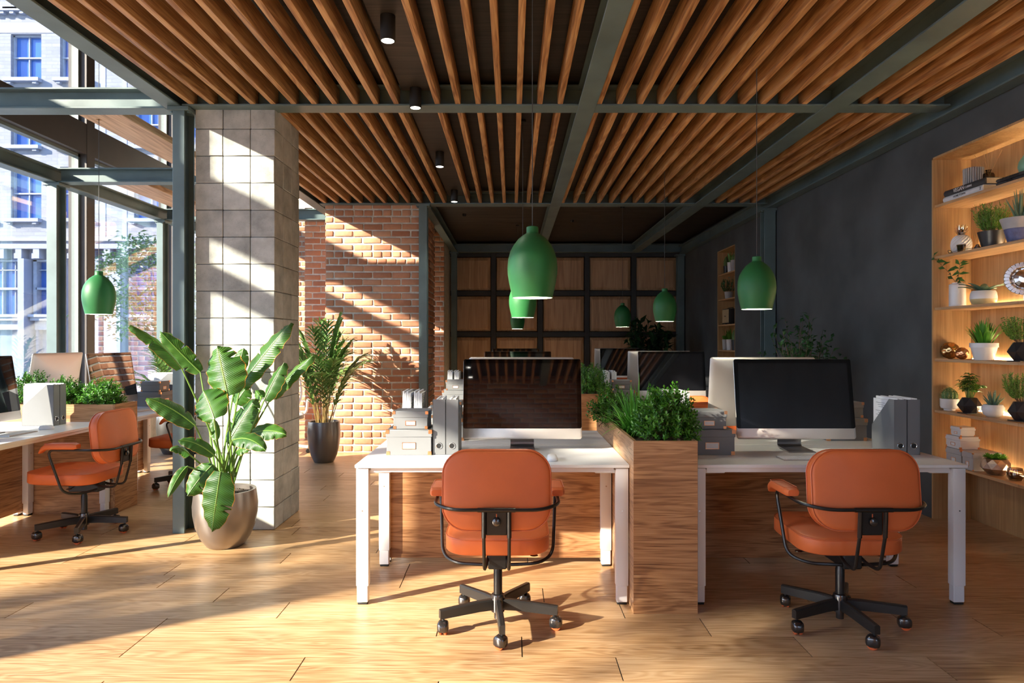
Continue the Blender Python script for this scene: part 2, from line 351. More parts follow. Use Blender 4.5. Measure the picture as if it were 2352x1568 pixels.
def glassmat(name, tint=(.93, .96, .97), gl=.08):
    m, n, b = _nm(name); n.nodes.remove(b); tr = N(n, 'ShaderNodeBsdfTransparent'); tr.inputs[0].default_value = (*tint, 1)
    g = N(n, 'ShaderNodeBsdfGlossy'); g.inputs['Roughness'].default_value = .01; lw = N(n, 'ShaderNodeLayerWeight'); lw.inputs[0].default_value = .25
    mu = N(n, 'ShaderNodeMath', operation='MULTIPLY_ADD'); L(n, lw.outputs['Fresnel'], mu.inputs[0]); mu.inputs[1].default_value = .5; mu.inputs[2].default_value = gl*.3
    mx = N(n, 'ShaderNodeMixShader'); L(n, mu.outputs[0], mx.inputs[0]); L(n, tr.outputs[0], mx.inputs[1]); L(n, g.outputs[0], mx.inputs[2]); L(n, mx.outputs[0], n.nodes['Material Output'].inputs['Surface']); return m
M['glass'] = glassmat('window_glass'); M['smoke_glass'] = glassmat('smoked_glass', (.45, .40, .36), .3); M['bottle'] = glassmat('brown_glass', (.25, .17, .12), .3)
def emit(name, col, st):
    m, n, b = _nm(name); b.inputs['Base Color'].default_value = (*col, 1); b.inputs['Emission Color'].default_value = (*col, 1); b.inputs['Emission Strength'].default_value = st; return m
M['lamp_glow'] = emit('lamp_inner_glow', (.85, .92, .70), .45); M['spot_glow'] = emit('spot_lens', (1, .97, .88), 9); M['led'] = emit('led_strip', (1.0, .78, .48), 95)
M['facade'] = None
def facade():
    m, n, b = _nm('pale_glazed_brick_facade'); t = N(n, 'ShaderNodeTexCoord'); s = N(n, 'ShaderNodeSeparateXYZ'); L(n, t.outputs['Object'], s.inputs[0]); c = N(n, 'ShaderNodeCombineXYZ'); L(n, s.outputs['X'], c.inputs[0]); L(n, s.outputs['Z'], c.inputs[1])
    bt = N(n, 'ShaderNodeTexBrick'); L(n, c.outputs[0], bt.inputs['Vector']); bt.inputs['Scale'].default_value = 1; bt.inputs['Brick Width'].default_value = .42; bt.inputs['Row Height'].default_value = .125; bt.inputs['Mortar Size'].default_value = .006
    bt.inputs['Color1'].default_value = (.215, .225, .26, 1); bt.inputs['Color2'].default_value = (.27, .28, .315, 1); bt.inputs['Mortar'].default_value = (.17, .18, .22, 1)
    L(n, bt.outputs['Color'], b.inputs['Base Color']); b.inputs['Roughness'].default_value = .7; bump(n, bt.outputs['Fac'], b, .2, -.01); return m
M['facade'] = facade()
M['stone'] = plain('painted_stone_trim', (.25, .28, .36), .6, 0, .05, 2)
M['sash'] = plain('white_sash', (.33, .37, .43), .5)
M['shop_glass'] = plain('frosted_shopfront_glass', (.24, .29, .36), .2, 0, .15, 2)
M['sky_tint_glass'] = plain('pane_with_painted_sky_reflection', (.045, .13, .42), .08, 0, .25, .6, spec=.8)  # blue of the reflected sky put into the pane colour
M['asphalt'] = plain('pavement', (.30, .30, .30), .85, 0, .1, 3)

# ================================================================ THE SETTING
# floor: individual oak planks, rows along X, pitch .2125
JO = {0: (-.917, .46, 1.84), 1: (-1.744, .0456, 1.335), 2: (-1.743, -.36, .949, 2.33), 3: (-2.569, -1.193, .573, 1.95), 4: (-1.607, .173, 1.6, 2.9), 5: (-2.02, -.64, .9, 2.3),
      6: (-2.087, -.643, .8, 2.2), 7: (-2.84, -1.463, .1, 1.5), 8: (-2.84, -.9, .5), 9: (-2.29, -.8, .6)}
fb = MB(); fb.box(-5.3, 3.7, -4.2, 13.4, -.12, -.006)
rng = random.Random(3)
for k in range(-33, 51):
    y0 = 2.8175+.2125*k; y1 = y0+.2125
    js = list(JO.get(k, ())) or [rng.uniform(-5, -3.8)+1.38*2]
    while js[0] > -5.3: js.insert(0, js[0]-rng.choice((1.38, 1.38, 1.78)))
    while js[-1] < 3.7: js.append(js[-1]+rng.choice((1.38, 1.38, 1.78)))
    for a, b_ in zip(js, js[1:]):
        a = max(a, -5.3); b_ = min(b_, 3.7)
        if b_-a < .02: continue
        fb.box(a+.0028, b_-.0028, y0+.0005, y1-.0005, -.012, 0)
struct(fb.build('floor', M['floor'], smooth=False), 'honey oak plank floor')
# the dark joints show the black underlay
struct(MB().box(-5.3, 3.7, -4.2, 13.4, -.009, -.004).build('trim_1', M['dark_frame'], smooth=False))

def brick_face(mb, mo, x0, x1, z0, z1, y, axis='x', sgn=-1, seed=1, bw=.243, bh=.0875, jit=1.0):
    """courses of worn bricks on a wall plane; axis 'x': plane y=const facing sgn*y; axis 'y': plane x=const facing sgn*x"""
    rg = random.Random(seed); k = 0; z = z0+.006
    while z+bh*.5 < z1:
        header = rg.random() < .14; L_ = bw*.5 if header else bw
        u = x0 - (L_*.5 if k % 2 else 0) - rg.uniform(0, .02)
        while u < x1:
            a = max(u+rg.uniform(.005, .011), x0); b_ = min(u+L_-rg.uniform(.005, .011), x1)
            if b_-a > .03:
                tb = bmesh.new(); bmesh.ops.create_cube(tb, size=1.0)
                h = bh-.019+rg.uniform(-.004, .003); d = .030+rg.uniform(-.004, .006)
                bmesh.ops.scale(tb, vec=(b_-a, d, h), verts=tb.verts)
                bmesh.ops.bevel(tb, geom=tb.edges[:], offset=.008, segments=2, profile=.55, affect='EDGES')
                for v in tb.verts:
                    q = noise.noise_vector(Vector((v.co.x*9+a*31, v.co.z*14+k*7.1, seed)))*.0045*jit; v.co += q
                bmesh.ops.rotate(tb, verts=tb.verts, cent=(0, 0, 0), matrix=Matrix.Rotation(rg.uniform(-.012, .012), 3, 'Y'))
                uc, zc = (a+b_)/2, z+bh/2+rg.uniform(-.002, .002)
                if axis == 'x': T = Matrix.Translation((uc, y-sgn*.004, zc))
                else: T = Matrix.Translation((y-sgn*.004, uc, zc)) @ Matrix.Rotation(R(90), 4, 'Z')
                mb._add(tb, T)
            u += L_
        z += bh; k += 1
# brick pier beside the palm and its return, plus the piers behind it
bm_ = MB(); brick_face(bm_, None, -2.36, -1.165, 0, 3.27, 8.64, 'x', -1, 1)
brick_face(bm_, None, 8.66, 10.2, 0, 3.27, -1.165, 'y', 1, 2)
brick_face(bm_, None, 8.66, 9.83, 0, 3.27, -2.36, 'y', -1, 8)
pier = struct(bm_.build('wall_brick_pier', M['brick'], ang=60), 'brick pier')
struct(MB().box(-2.352, -1.173, 8.638, 10.2, 0, 3.27).build('trim_2', M['mortar'], smooth=False))
bm_ = MB(); brick_face(bm_, None, -2.99, -2.37, 0, 3.3, 9.85, 'x', -1, 3)
struct(bm_.build('wall_brick_left', M['brick'], ang=60)); struct(MB().box(-2.985, -2.30, 9.848, 10.2, 0, 3.3).build('trim_3', M['mortar'], smooth=False))
bm_ = MB(); brick_face(bm_, None, -4.3, -3.0, 0, 3.6, 12.0, 'x', -1, 4); brick_face(bm_, None, -1.5, -1.19, 0, 3.3, 12.0, 'x', -1, 5)
struct(bm_.build('wall_brick_back', M['brick'], ang=60)); struct(MB().box(-5.3, -1.2, 11.998, 13.4, 0, 5.2).build('trim_4', M['mortar'], smooth=False))
# brick wall behind the camera (seen only in the screens), with unseen glazed openings added for fill daylight
bm_ = MB(); brick_face(bm_, None, -2.5, 1.5, 0, 3.3, -3.7, 'x', 1, 6, jit=0.6); brick_face(bm_, None, 1.5, 3.3, 0, .68, -3.7, 'x', 1, 7, jit=0.6)
struct(bm_.build('wall_rear', M['brick'], ang=60)); struct(MB().box(-2.6, 1.55, -4.0, -3.706, 0, 3.3).box(1.55, 3.6, -4.0, -3.706, 0, .7).box(1.55, 3.6, -4.0, -3.706, 3.05, 3.3).build('trim_5', M['mortar'], smooth=False))
rw = MB(); rw.box(1.50, 1.58, -3.9, -3.69, .7, 3.05).box(2.40, 2.46, -3.9, -3.69, .7, 3.05).box(1.5, 3.32, -3.9, -3.69, .66, .74).box(1.5, 3.32, -3.9, -3.69, 3.0, 3.08)
for x in (-5.3, -3.9, -2.6): rw.box(x, x+.08, -3.9, -3.75, 0, 5.2)
rw.box(-5.3, -2.52, -3.9, -3.75, 3.1, 3.25)
struct(rw.build('window_fill_frame', M['window_brown']))
struct(MB().box(1.58, 3.32, -3.82, -3.81, .74, 3.0).box(-5.22, -2.6, -3.82, -3.81, 0, 5.2).build('window_fill_glass', M['glass'], smooth=False))

# concrete block column
cb = MB(); rg = random.Random(5)
xs = [-2.354, -2.147, -1.943, -1.762]; ys = [5.07, 5.267, 5.464, 5.66]
zl = [0.0]; z = 2.978-.2006*14
while z < 3.3: zl.append(z); z += .2006
zl.append(3.3)
for z0, z1 in zip(zl, zl[1:]):
    if z1-z0 < .02: continue
    for i in range(3):
        for j in range(3):
            if i == 1 and j == 1: continue
            d = [rg.uniform(-.0025, .0025) for _ in range(4)]
            cb.box(xs[i]+.0018+(d[0] if i == 0 else 0), xs[i+1]-.0018+(d[1] if i == 2 else 0), ys[j]+.0018+(d[2] if j == 0 else 0), ys[j+1]-.0018+(d[3] if j == 2 else 0), z0+.0018, z1-.0018, .004, 1)
struct(cb.build('wall_concrete_column', M['concrete'], smooth=True), 'square column of grey concrete blocks')
struct(MB().box(-2.346, -1.77, 5.078, 5.652, 0, 3.3).build('trim_6', M['dark_frame'], smooth=False))

# right wall with two niches
WX = 3.325
def niche(ya, yb, n):
    z1 = 2.85
    mb = MB(); mb.box(WX, WX+.3, yb-.016, yb, 0, z1); mb.box(WX, WX+.3, ya, ya+.016, 0, z1); mb.box(WX, WX+.3, ya, yb, z1-.016, z1); mb.box(WX+.3, WX+.32, ya, yb, 0, z1)
    return struct(mb.build(n, M['niche'], smooth=False), 'oak lined wall niche')
wb = MB(); wb.box(WX, WX+.5, -4.0, 3.6, 0, 3.5); wb.box(WX, WX+.5, 3.6, 5.408, 2.85, 3.5); wb.box(WX, WX+.5, 5.408, 10.18, 0, 3.5)
wb.box(WX, WX+.5, 10.18, 11.05, 2.85, 3.5); wb.box(WX, WX+.5, 11.05, 13.5, 0, 3.5); wb.box(WX+.33, WX+.5, 3.6, 5.408, 0, 2.85); wb.box(WX+.33, WX+.5, 10.18, 11.05, 0, 2.85)
struct(wb.build('wall_right', M['dark_wall'], smooth=False), 'charcoal plaster wall')
niche(3.6, 5.408, 'trim_7'); niche(10.18, 11.05, 'trim_8')
SZ = [2.473, 2.070, 1.667, 1.264, .861, .458]
ordn = ['top', 'second', 'third', 'fourth', 'fifth', 'lowest']
for i, z in enumerate(SZ):
    s_ = thing('shelf_board', f'{ordn[i]} oak shelf board of the large lit niche on the right', 'shelf', (WX+.012, 0, z), 0, 'boards of the large niche')
    MB().box(0, .286, 3.616, 4.50, -.021, 0, .001, 1).box(0, .286, 4.502, 5.391, -.021, 0, .001, 1).build('board', M['shelf'], s_, smooth=False)
    MB().box(.2775, .2845, 3.65, 5.36, .0005, .004).build('led_strip', M['led'], s_, smooth=False)
    if i < 5:
        tag(MB().box(WX+.012, WX+.298, 10.196, 11.034, z-.021, z, .001, 1).build('shelf_board', M['shelf'], smooth=False), f'{ordn[i]} oak shelf board of the narrow far niche', 'shelf', 'boards of the far niche')

# ceilings, back wall, side walls
struct(MB().box(-2.5, 3.9, -4.0, 4.98, 3.30, 3.5).build('ceiling_front', M['ceil'], smooth=False)); struct(MB().box(-2.5, 3.9, 4.98, 8.6, 3.30, 3.5).build('ceiling_middle', M['ceil'], smooth=False))
cb = MB()
for k in range(22): cb.box(-2.5, 3.5, 8.6+.22*k, 8.6+.22*k+.216, 3.32, 3.5)
struct(cb.build('ceiling_back', M['ceil'], smooth=False)); struct(MB().box(-5.4, -2.42, -4.0, 13.4, 5.2, 5.3).build('ceiling_annex', M['ceil_black'], smooth=False))
struct(MB().box(-2.54, -2.42, -4.0, 13.3, 3.28, 5.2).build('wall_upper', M['ceil_black'], smooth=False))
struct(MB().box(-2.46, -2.38, 10.2, 12.0, 2.2, 3.3).build('wall_sun_block', M['dark_frame'], smooth=False))  # unseen panel added to stop sun reaching the oak panel wall
bp = MB(); bp.box(-1.34, 3.9, 13.36, 13.5, 0, 3.5)
struct(bp.build('wall_back', M['dark_frame'], smooth=False))
tag_w = thing('oak_panelling', 'black framed oak panel wall at the far end of the room', 'wall panelling', (0, 13.36, 0))
fr = MB(); SX = [-1.27, -.36, .551, 1.463, 2.375, 3.27]; RZ = [.74, 1.54, 2.34, 3.10]
for x in SX: fr.box(x-.05, x+.05, -.05, 0, 0, 3.16, .004, 1)
for z in RZ: fr.box(-1.32, 3.32, -.046, 0, z-.05, z+.05, .004, 1)
fr.box(-1.32, 3.32, -.046, 0, 0, .10, .004, 1); fr.build('frame', M['dark_frame'], tag_w)
zz = [.05]+RZ
for i in range(5):
    for j in range(4):
        x0, x1, z0, z1 = SX[i]+.05, SX[i+1]-.05, zz[j]+.05, zz[j+1]-.05
        a = .07; p = MB(); f = lambda d, y: [Vector((x0+d, y, z0+d)), Vector((x1-d, y, z0+d)), Vector((x1-d, y, z1-d)), Vector((x0+d, y, z1-d))]
        p.loft([f(0, -.004), f(.012, -.004), f(a, -.026)]); p.build('panel', M['panel'], tag_w, smooth=False)

# window wall on the left (plane x = -5.3), mullions every 2.1 m
ML = [-4.5, -1.35, 1.22, 3.27, 5.75, 8.25, 10.35]
wl = MB()
for y in ML: wl.box(-5.363, -5.137, y, y+.16, 0, 5.2, .004, 1)
wl.box(-5.36, -5.14, -4.5, 12, 3.66, 4.03, .004, 1); wl.box(-5.36, -5.14, -4.5, 12, 0, .12, .004, 1)
struct(wl.build('window_1', M['window_brown']), 'brown framed window wall')
wp = MB()
for y0, y1 in zip(ML, ML[1:]+[12.0]):
    for z0, z1 in ((.12, 3.66), (4.03, 5.2)):
        a, b_ = y0+.16, y1
        wp.box(-5.30, -5.22, a, a+.035, z0, z1); wp.box(-5.30, -5.22, b_-.035, b_, z0, z1); wp.box(-5.30, -5.22, a, b_, z0, z0+.035); wp.box(-5.30, -5.22, a, b_, z1-.035, z1)
struct(wp.build('trim_9', M['window_pale'], smooth=False)); 
gl = MB()
for y0, y1 in zip(ML, ML[1:]+[12.0]):
    for z0, z1 in ((.155, 3.625), (4.065, 5.165)): gl.box(-5.262, -5.256, y0+.196, y1-.036, z0, z1)
struct(gl.build('window_2', M['glass'], smooth=False))
struct(MB().box(-5.13, -4.98, 5.3, 12, 0, .42, .01, 1).build('baseboard_left', M['concrete'], smooth=False))
struct(MB().box(-5.4, -5.1, 12, 13.4, 0, 5.3).build('wall_left', M['dark_frame'], smooth=False))

# ---------------------------------------------------------------- steel frame: each member its own thing
def ibeam(mb, a, b_, wd=.14, h=.155, tf=.014, tw=.012):   # a->b along bottom centre line, horizontal
    a = Vector(a); b_ = Vector(b_); d = b_-a; Ln = d.length; ang = math.atan2(d.y, d.x); T = Matrix.Translation(a) @ Matrix.Rotation(ang, 4, 'Z')
    mb.box(0, Ln, -wd/2, wd/2, 0, tf, .002, 1, T); mb.box(0, Ln, -wd/2, wd/2, h-tf, h, .002, 1, T); mb.box(0, Ln, -tw/2, tw/2, tf, h-tf, 0, 1, T); return mb
ZB = 3.116
def beam(name, lab, a, b_, z=ZB, **k):
    o = ibeam(MB(), (a[0], a[1], z), (b_[0], b_[1], z), **k).build(name, M['steel'], ang=30); return tag(o, lab, 'beam', 'steel ceiling beams')
def cbeam(*a, **k): return beam(*a, z=ZB+.004, **k)
beam('steel_beam', 'long teal steel beam over the edge of the slat ceiling, left, running into depth', (-2.485, -3.66), (-2.485, 10.2), wd=.13)
beam('steel_beam', 'long teal steel beam running into depth between the two big slat fields', (.55, -3.66), (.55, 13.1), wd=.13)
beam('steel_beam', 'long teal steel beam running into depth nearest the right wall but one', (2.37, -3.66), (2.37, 13.1), wd=.16)
beam('steel_beam', 'long teal steel beam against the top of the charcoal wall', (3.255, -3.66), (3.255, 13.1), 3.075, wd=.115)
beam('steel_beam', 'teal steel beam running back from the brick pier to the panel wall', (-1.11, 8.72), (-1.11, 13.1), wd=.12)
beam('steel_beam', 'teal steel beam along the tall windows on the left', (-4.98, -3.66), (-4.98, 11.8), wd=.14)
cbeam('cross_beam', 'teal cross beam above the concrete column, nearest of the three', (-2.41, 5.06), (3.2, 5.06), wd=.16)
cbeam('cross_beam', 'teal cross beam on top of the brick pier', (-2.41, 8.63), (3.2, 8.63), wd=.18)
cbeam('cross_beam', 'teal cross beam along the head of the panel wall', (-1.2, 13.18), (3.3, 13.18), wd=.17)
cbeam('cross_beam', 'short teal cross beam to the windows, highest in the picture', (-4.91, 5.11), (-2.56, 5.11), wd=.15)
cbeam('cross_beam', 'short teal cross beam to the windows, joining the left window column', (-4.91, 7.44), (-2.56, 7.44), wd=.15)
cbeam('cross_beam', 'short teal cross beam seen between concrete column and brick', (-4.91, 9.72), (-2.56, 9.72), wd=.15)
cbeam('cross_beam', 'short teal cross beam near the camera at the far left edge', (-4.91, 1.5), (-2.56, 1.5), wd=.15)
def column(lab, x0, x1, y0, y1, z1=ZB):
    t = thing('steel_column', lab, 'column', ((x0+x1)/2, (y0+y1)/2, 0)); w_ = (x1-x0)/2; d = (y1-y0)/2
    m = MB(); m.box(-w_, w_, -d, -d+.014, 0, z1, .002, 1); m.box(-w_, w_, d-.014, d, 0, z1, .002, 1); m.box(-.006, .006, -d+.014, d-.014, 0, z1)
    m.build('i_section', M['steel'], t, ang=30)
    p = MB(); p.box(-w_-.035, w_+.035, -d-.012, d+.012, z1-.03, z1-.001, .002, 1)
    for sx_ in (-1, 1): p.cyl((sx_*(w_+.018), -d+.03, z1-.042), (sx_*(w_+.018), -d+.03, z1-.03), .011, n=6)
    p.build('cap_plate', M['steel'], t, ang=30); return t
column('teal steel column standing in front of the concrete column', -2.477, -2.39, 4.98, 5.14)
column('teal steel column at the right edge of the brick pier', -1.160, -1.058, 8.50, 8.635)
column('teal steel column against the charcoal wall between the two niches', 3.17, 3.31, 8.57, 8.72, 3.075)
column('teal steel column in the far right corner beside the panel wall', 3.18, 3.31, 13.1, 13.24, 3.075)
column('teal steel column at the far left end of the panel wall', -1.17, -1.06, 13.08, 13.22)
column('teal steel column by the windows behind the silver monitor', -5.02, -4.91, 7.36, 7.52)
column('teal steel column by the windows partly hidden by the big steel column', -5.02, -4.93, 9.64, 9.80)
# flat oak boards over the window annex
tag(MB().box(-3.31, -2.98, 5.2, 5.312, 3.13, 3.19, .002, 1).box(-3.31, -3.240, 5.312, 5.348, 3.13, 3.19).box(-3.210, -2.98, 5.312, 5.348, 3.13, 3.19).box(-3.31, -2.98, 5.348, 7.34, 3.13, 3.19, .002, 1).build('oak_board', M['plank']), 'wide pale oak board above the nearer left bay', 'board', 'boards over the window side')
tag(MB().box(-4.39, -4.03, 7.54, 9.62, 3.13, 3.19, .004, 1).build('oak_board', M['plank']), 'wide pale oak board above the farther left bay', 'board', 'boards over the window side')

# ---------------------------------------------------------------- ceiling slats
def slat_mesh(y0, y1):
    return MB().box(-.0195, .0195, y0, y1, 3.131, 3.262, .005, 2).build('timber_batten', M['slat'], ang=50)
XL = [-.545+.1496*i for i in range(-12, 7) if i != -1]; XR = [.637+.1496*i for i in range(11)]; XR2 = [2.575+.149*i for i in range(4)]
OR = ['first', 'second', 'third', 'fourth', 'fifth', 'sixth', 'seventh', 'eighth', 'ninth', 'tenth', 'eleventh']
for bay, (y0, y1), bn in ((0, (-3.6, 5.04), 'front bay'), (1, (5.08, 8.61), 'second bay')):
    proto = None
    for zn, frm, xs_ in (('left', 'from the left edge beam', XL[:11]), ('mid', 'right of the spotlights', XL[11:]), ('right', 'right of the middle beam', XR), ('wall', 'right of the beam nearest the wall beam', XR2)):
        for i, x in enumerate(xs_):
            if proto is None: proto = slat_mesh(y0, y1); o = proto
            else: o = proto.copy(); C.objects.link(o)
            o.location = (x, 0, 0)
            tag(o, f'{OR[i]} oak batten {frm}, {bn}', 'ceiling batten', f'oak ceiling battens, {bn}')
# dark board that carries the spotlights
for y0, y1, n in ((-3.6, 4.96, 'front'), (5.16, 8.53, 'second')):
    tag(MB().box(-.80, -.59, y0, y1, 3.221, 3.298, .003, 1).build('lighting_board', M['ceil'], smooth=False), f'dark board carrying the spotlights in the {n} bay', 'board')
sp = thing('spotlight', 'black cylinder ceiling spotlight, largest and nearest of the row', 'spotlight', (-.695, 3.82, 0), 0, 'row of ceiling spotlights')
MB().lathe([(.0, 3.22), (.042, 3.22), (.042, 3.082), (.036, 3.080), (.036, 3.086), (0, 3.086)], 28).build('housing', M['black'], sp)
MB().lathe([(0, 3.081), (.0355, 3.081), (.0355, 3.085), (0, 3.085)], 28).build('lens', M['spot_glow'], sp)
for y, l in ((-2.35, 'black ceiling spotlight behind the camera, reflected in the front left screen'), (-2.95, 'last black ceiling spotlight behind the camera, next to the rear brick wall'), (4.915, 'second nearest black ceiling spotlight, overlapping the front cross beam'), (6.57, 'third black ceiling spotlight, in the second slat bay'), (8.22, 'smallest black ceiling spotlight, just above the brick pier')): dup(sp, (-.695, y, 0), label=l)
for y in (-2.95, -2.35, 3.82, 4.915, 6.57, 8.22):
    ld = bpy.data.lights.new('spot_lamp', 'SPOT'); ld.energy = 30 if y > 0 else 480; ld.spot_size = R(100); ld.spot_blend = .8; ld.shadow_soft_size = .03; ld.color = (1, .93, .8)
    lo = bpy.data.objects.new('spot_lamp', ld); C.objects.link(lo); lo.location = (-.695, y, 3.07)
# small sensors on the far ceiling
for x, y, l in ((-.72, 10.3, 'tiny black ceiling sensor left of the middle beam over the back zone'), (.95, 10.8, 'tiny black ceiling sensor right of the middle beam over the back zone')):
    tag(MB().lathe([(0, 3.32), (.03, 3.32), (.03, 3.30), (.018, 3.285), (0, 3.285)], 12, (x, y, 0)).build('sensor', M['black']), l, 'sensor')

# ---------------------------------------------------------------- outside: pavement, facade across the street, street trees, unseen shading trees
struct(MB().box(-60, -5.4, -40, 40, -.35, -.15).build('ground_outside', M['asphalt'], smooth=False))
FY = 24.0
def fx(px): return (px-1176)/1568*FY
def fz(py): return 1.4+(784-py)/1568*FY
bd = thing('building', 'pale brick town building across the street with sash windows coloured as reflected sky', 'building', (0, FY, 0))
wall = MB()
def fr(px0, px1, py0, py1, y0, y1, mb): mb.box(fx(px0), fx(px1), y0, y1, fz(py1), fz(py0))
cols = [(-88, -18), (25, 95), (138, 208), (308, 378), (421, 491)]
rows = [(-227, -123), (-79, 21-0), (78, 182), (383, 503)]
rows = [(-230, -126), (-75, 20), (78, 182), (383, 503)]
# brick skin as strips between openings
ys_ = [-400]
openr = [(-230, -126), (-75, 18), (78, 182), (262, 327), (383, 503)]
openr = [(-230, -126), (-80, 18), (78, 182), (232, 336), (383, 503)]
prev = -400
for a, b_ in openr:
    fr(-420, 520, prev, a, 0, .6, wall)
    px = -420
    for c0, c1 in cols: fr(px, c0, a, b_, 0, .6, wall); px = c1
    fr(px, 520, a, b_, 0, .6, wall); prev = b_
fr(-420, 520, 503, 548, 0, .6, wall); wall.build('brick_wall', M['facade'], bd, smooth=False)
st = MB()
fr(-420, 520, 548, 556, -.30, .6, st); fr(-420, 520, 556, 562, -.18, .6, st); fr(-420, 520, 562, 573, -.26, .6, st); fr(-420, 520, 573, 596, .15, .6, st)
fr(-420, 520, 52, 76, -.02, .05, st)
fr(-420, 520, 22, 30, -.22, .3, st)
st.build('cornice', M['stone'], bd, smooth=False)
for i in range(18):
    p = -300+40.3*i+24; c_ = MB(); fr(p, p+14, 573, 595, -.24, .2, c_); fr(p-5, p, 583, 595, -.2, .2, c_); c_.build('cornice_block', M['stone'], bd, smooth=False)
for i in range(30):
    p = -300+22.5*i+15; c_ = MB(); fr(p, p+9, 30, 36, -.18, .2, c_); c_.build('dentil', M['stone'], bd, smooth=False)
for a, b_ in openr:
    for c0, c1 in cols:
        wn = MB(); m_ = (a+b_)/2
        fr(c0, c1, a, a+3, .14, .24, wn); fr(c0, c0+3, a, b_, .14, .24, wn); fr(c1-3, c1, a, b_, .14, .24, wn); fr(c0, c1, b_-3, b_, .14, .24, wn); fr(c0, c1, m_-1.5, m_+1.5, .12, .24, wn); fr((c0+c1)/2-1, (c0+c1)/2+1, a, b_, .16, .24, wn)
        wo = wn.build('sash_window', M['sash'], bd, smooth=False)
        g_ = MB(); fr(c0, c1, a, b_, .25, .27, g_); g_.build('pane', M['sky_tint_glass'], wo, smooth=False)
        sl = MB(); fr(c0-9, c1+2, b_, b_+8, -.22, .1, sl); fr(c0-3, c0+6, b_+8, b_+13, -.16, .1, sl); fr(c1-14, c1-5, b_+8, b_+13, -.16, .1, sl); sl.build('window_sill', M['stone'], bd, smooth=False)
# recessed strips of the stair bay
rs = MB()
for a, b_ in ((231, 243), (281, 292)): fr(a, b_, -400, 545, -.015, .0, rs)
rs.build('recess_strip', M['stone'], bd, smooth=False)
# ground floor: pilasters, tall divided windows, shopfront
pl = MB()
for a, b_ in ((-250, -190), (57, 71), (142, 160), (205, 218), (231, 240), (252, 289), (400, 440)): fr(a, b_, 596, 960, -.35, .6, pl)
pl.build('pilaster', M['stone'], bd, smooth=False)
for a, b_ in ((-180, -90), (-60, 57), (80, 142), (162, 205), (218, 231), (300, 398)):
    f_ = MB(); fr(a-6, b_, 596, 600, .05, .3, f_); fr(a-6, a+2, 596, 722, .05, .3, f_); fr(b_-3, b_, 596, 722, .05, .3, f_)
    fr(a, b_, 660, 665, .05, .3, f_); fr(a-8, b_, 722, 728, -.2, .3, f_); fr(a-6, b_, 728, 736, -.12, .3, f_); fr(a-2, b_, 736, 757, .05, .3, f_); fr(a, b_, 618, 620, .16, .3, f_)
    n_ = max(1, round((b_-a)/32))
    for k in range(1, n_): q = a+(b_-a)*k/n_; fr(q-1, q+1, 600, 722, .16, .3, f_)
    wo = f_.build('tall_window', M['sash'], bd, smooth=False)
    g_ = MB(); fr(a, b_, 598, 722, .30, .32, g_); g_.build('pane', M['sky_tint_glass'], wo, smooth=False)
    g_ = MB(); fr(a+4, b_, 757, 850, .30, .32, g_); g_.build('shopfront_glass', M['shop_glass'], wo, smooth=False)
    f_ = MB(); fr(a-2, b_, 850, 960, .1, .6, f_); fr(a-2, a+4, 757, 850, .1, .4, f_); f_.build('stall_riser', M['stone'], wo, smooth=False)
def street_tree(loc, h, cr, nl, lab, seed, ls=.12):
    t = thing('street_tree', lab, 'tree', loc); rg = random.Random(seed); tr = MB(); tr.tube([(0, 0, 0), (.05, 0, h*.3), (-.05, .05, h*.6), (0, 0, h*.85)], .06+.006*h, 8, 3, .03); cl = Cloud()
    for i in range(46):
        a = rg.uniform(0, 6.28); u = rg.uniform(-.9, 1); r_ = cr*math.sqrt(1-u*u)*rg.uniform(.5, 1.05); e_ = Vector((r_*math.cos(a), r_*math.sin(a), h*.8+u*cr*.85)); s_ = Vector((0, 0, h*rg.uniform(.4, .75)))
        if i < 24: tr.tube([s_, (s_+e_)/2+Vector((0, 0, .1)), e_], .006+.0012*h, 4, 2, .003)
        for k in range(nl//46):
            p = e_+Vector((rg.gauss(0, .22), rg.gauss(0, .22), rg.gauss(0, .16)))*cr*.6; d = Vector((rg.gauss(0, 1), rg.gauss(0, 1), rg.gauss(-.3, .5))); cl.leaf(p, d, Vector((rg.gauss(0, .5), rg.gauss(0, .5), 1)), ls*rg.uniform(.7, 1.2), ls*.45)
    tr.build('trunk', M['twig'], t); cl.build('crown', M['tree'], t); return t
street_tree((-7.7, 14.8, -.15), 3.4, 1.2, 3600, 'leafy green street tree seen through the window beside the steel column', 3, .13)

street_tree((-9.0, -3.9, -.15), 8.4, 2.3, 9000, 'dense unseen tree added outside the windows behind the camera to block sun', 5, .20)  # unseen crown added to keep sun off the right side
street_tree((-9.2, 2.6, -.15), 7.2, 2.0, 330, 'thin street tree outside the windows beside the camera', 6, .17)
street_tree((-9.0, -.55, -.15), 4.6, .62, 800, 'small unseen tree added outside the windows beside the camera to block sun', 7, .14)  # unseen low crown added to shade a band of floor

# ================================================================ FURNITURE KIT
def rrect(w, d, r, n=6, cx=0, cy=0):
    out = []
    for (sx_, sy_, a0) in ((1, 1, 0), (-1, 1, 90), (-1, -1, 180), (1, -1, 270)):
        for k in range(n+1):
            a = R(a0+90*k/n); out.append((cx+sx_*(w/2-r)+r*math.cos(a), cy+sy_*(d/2-r)+r*math.sin(a)))
    return out
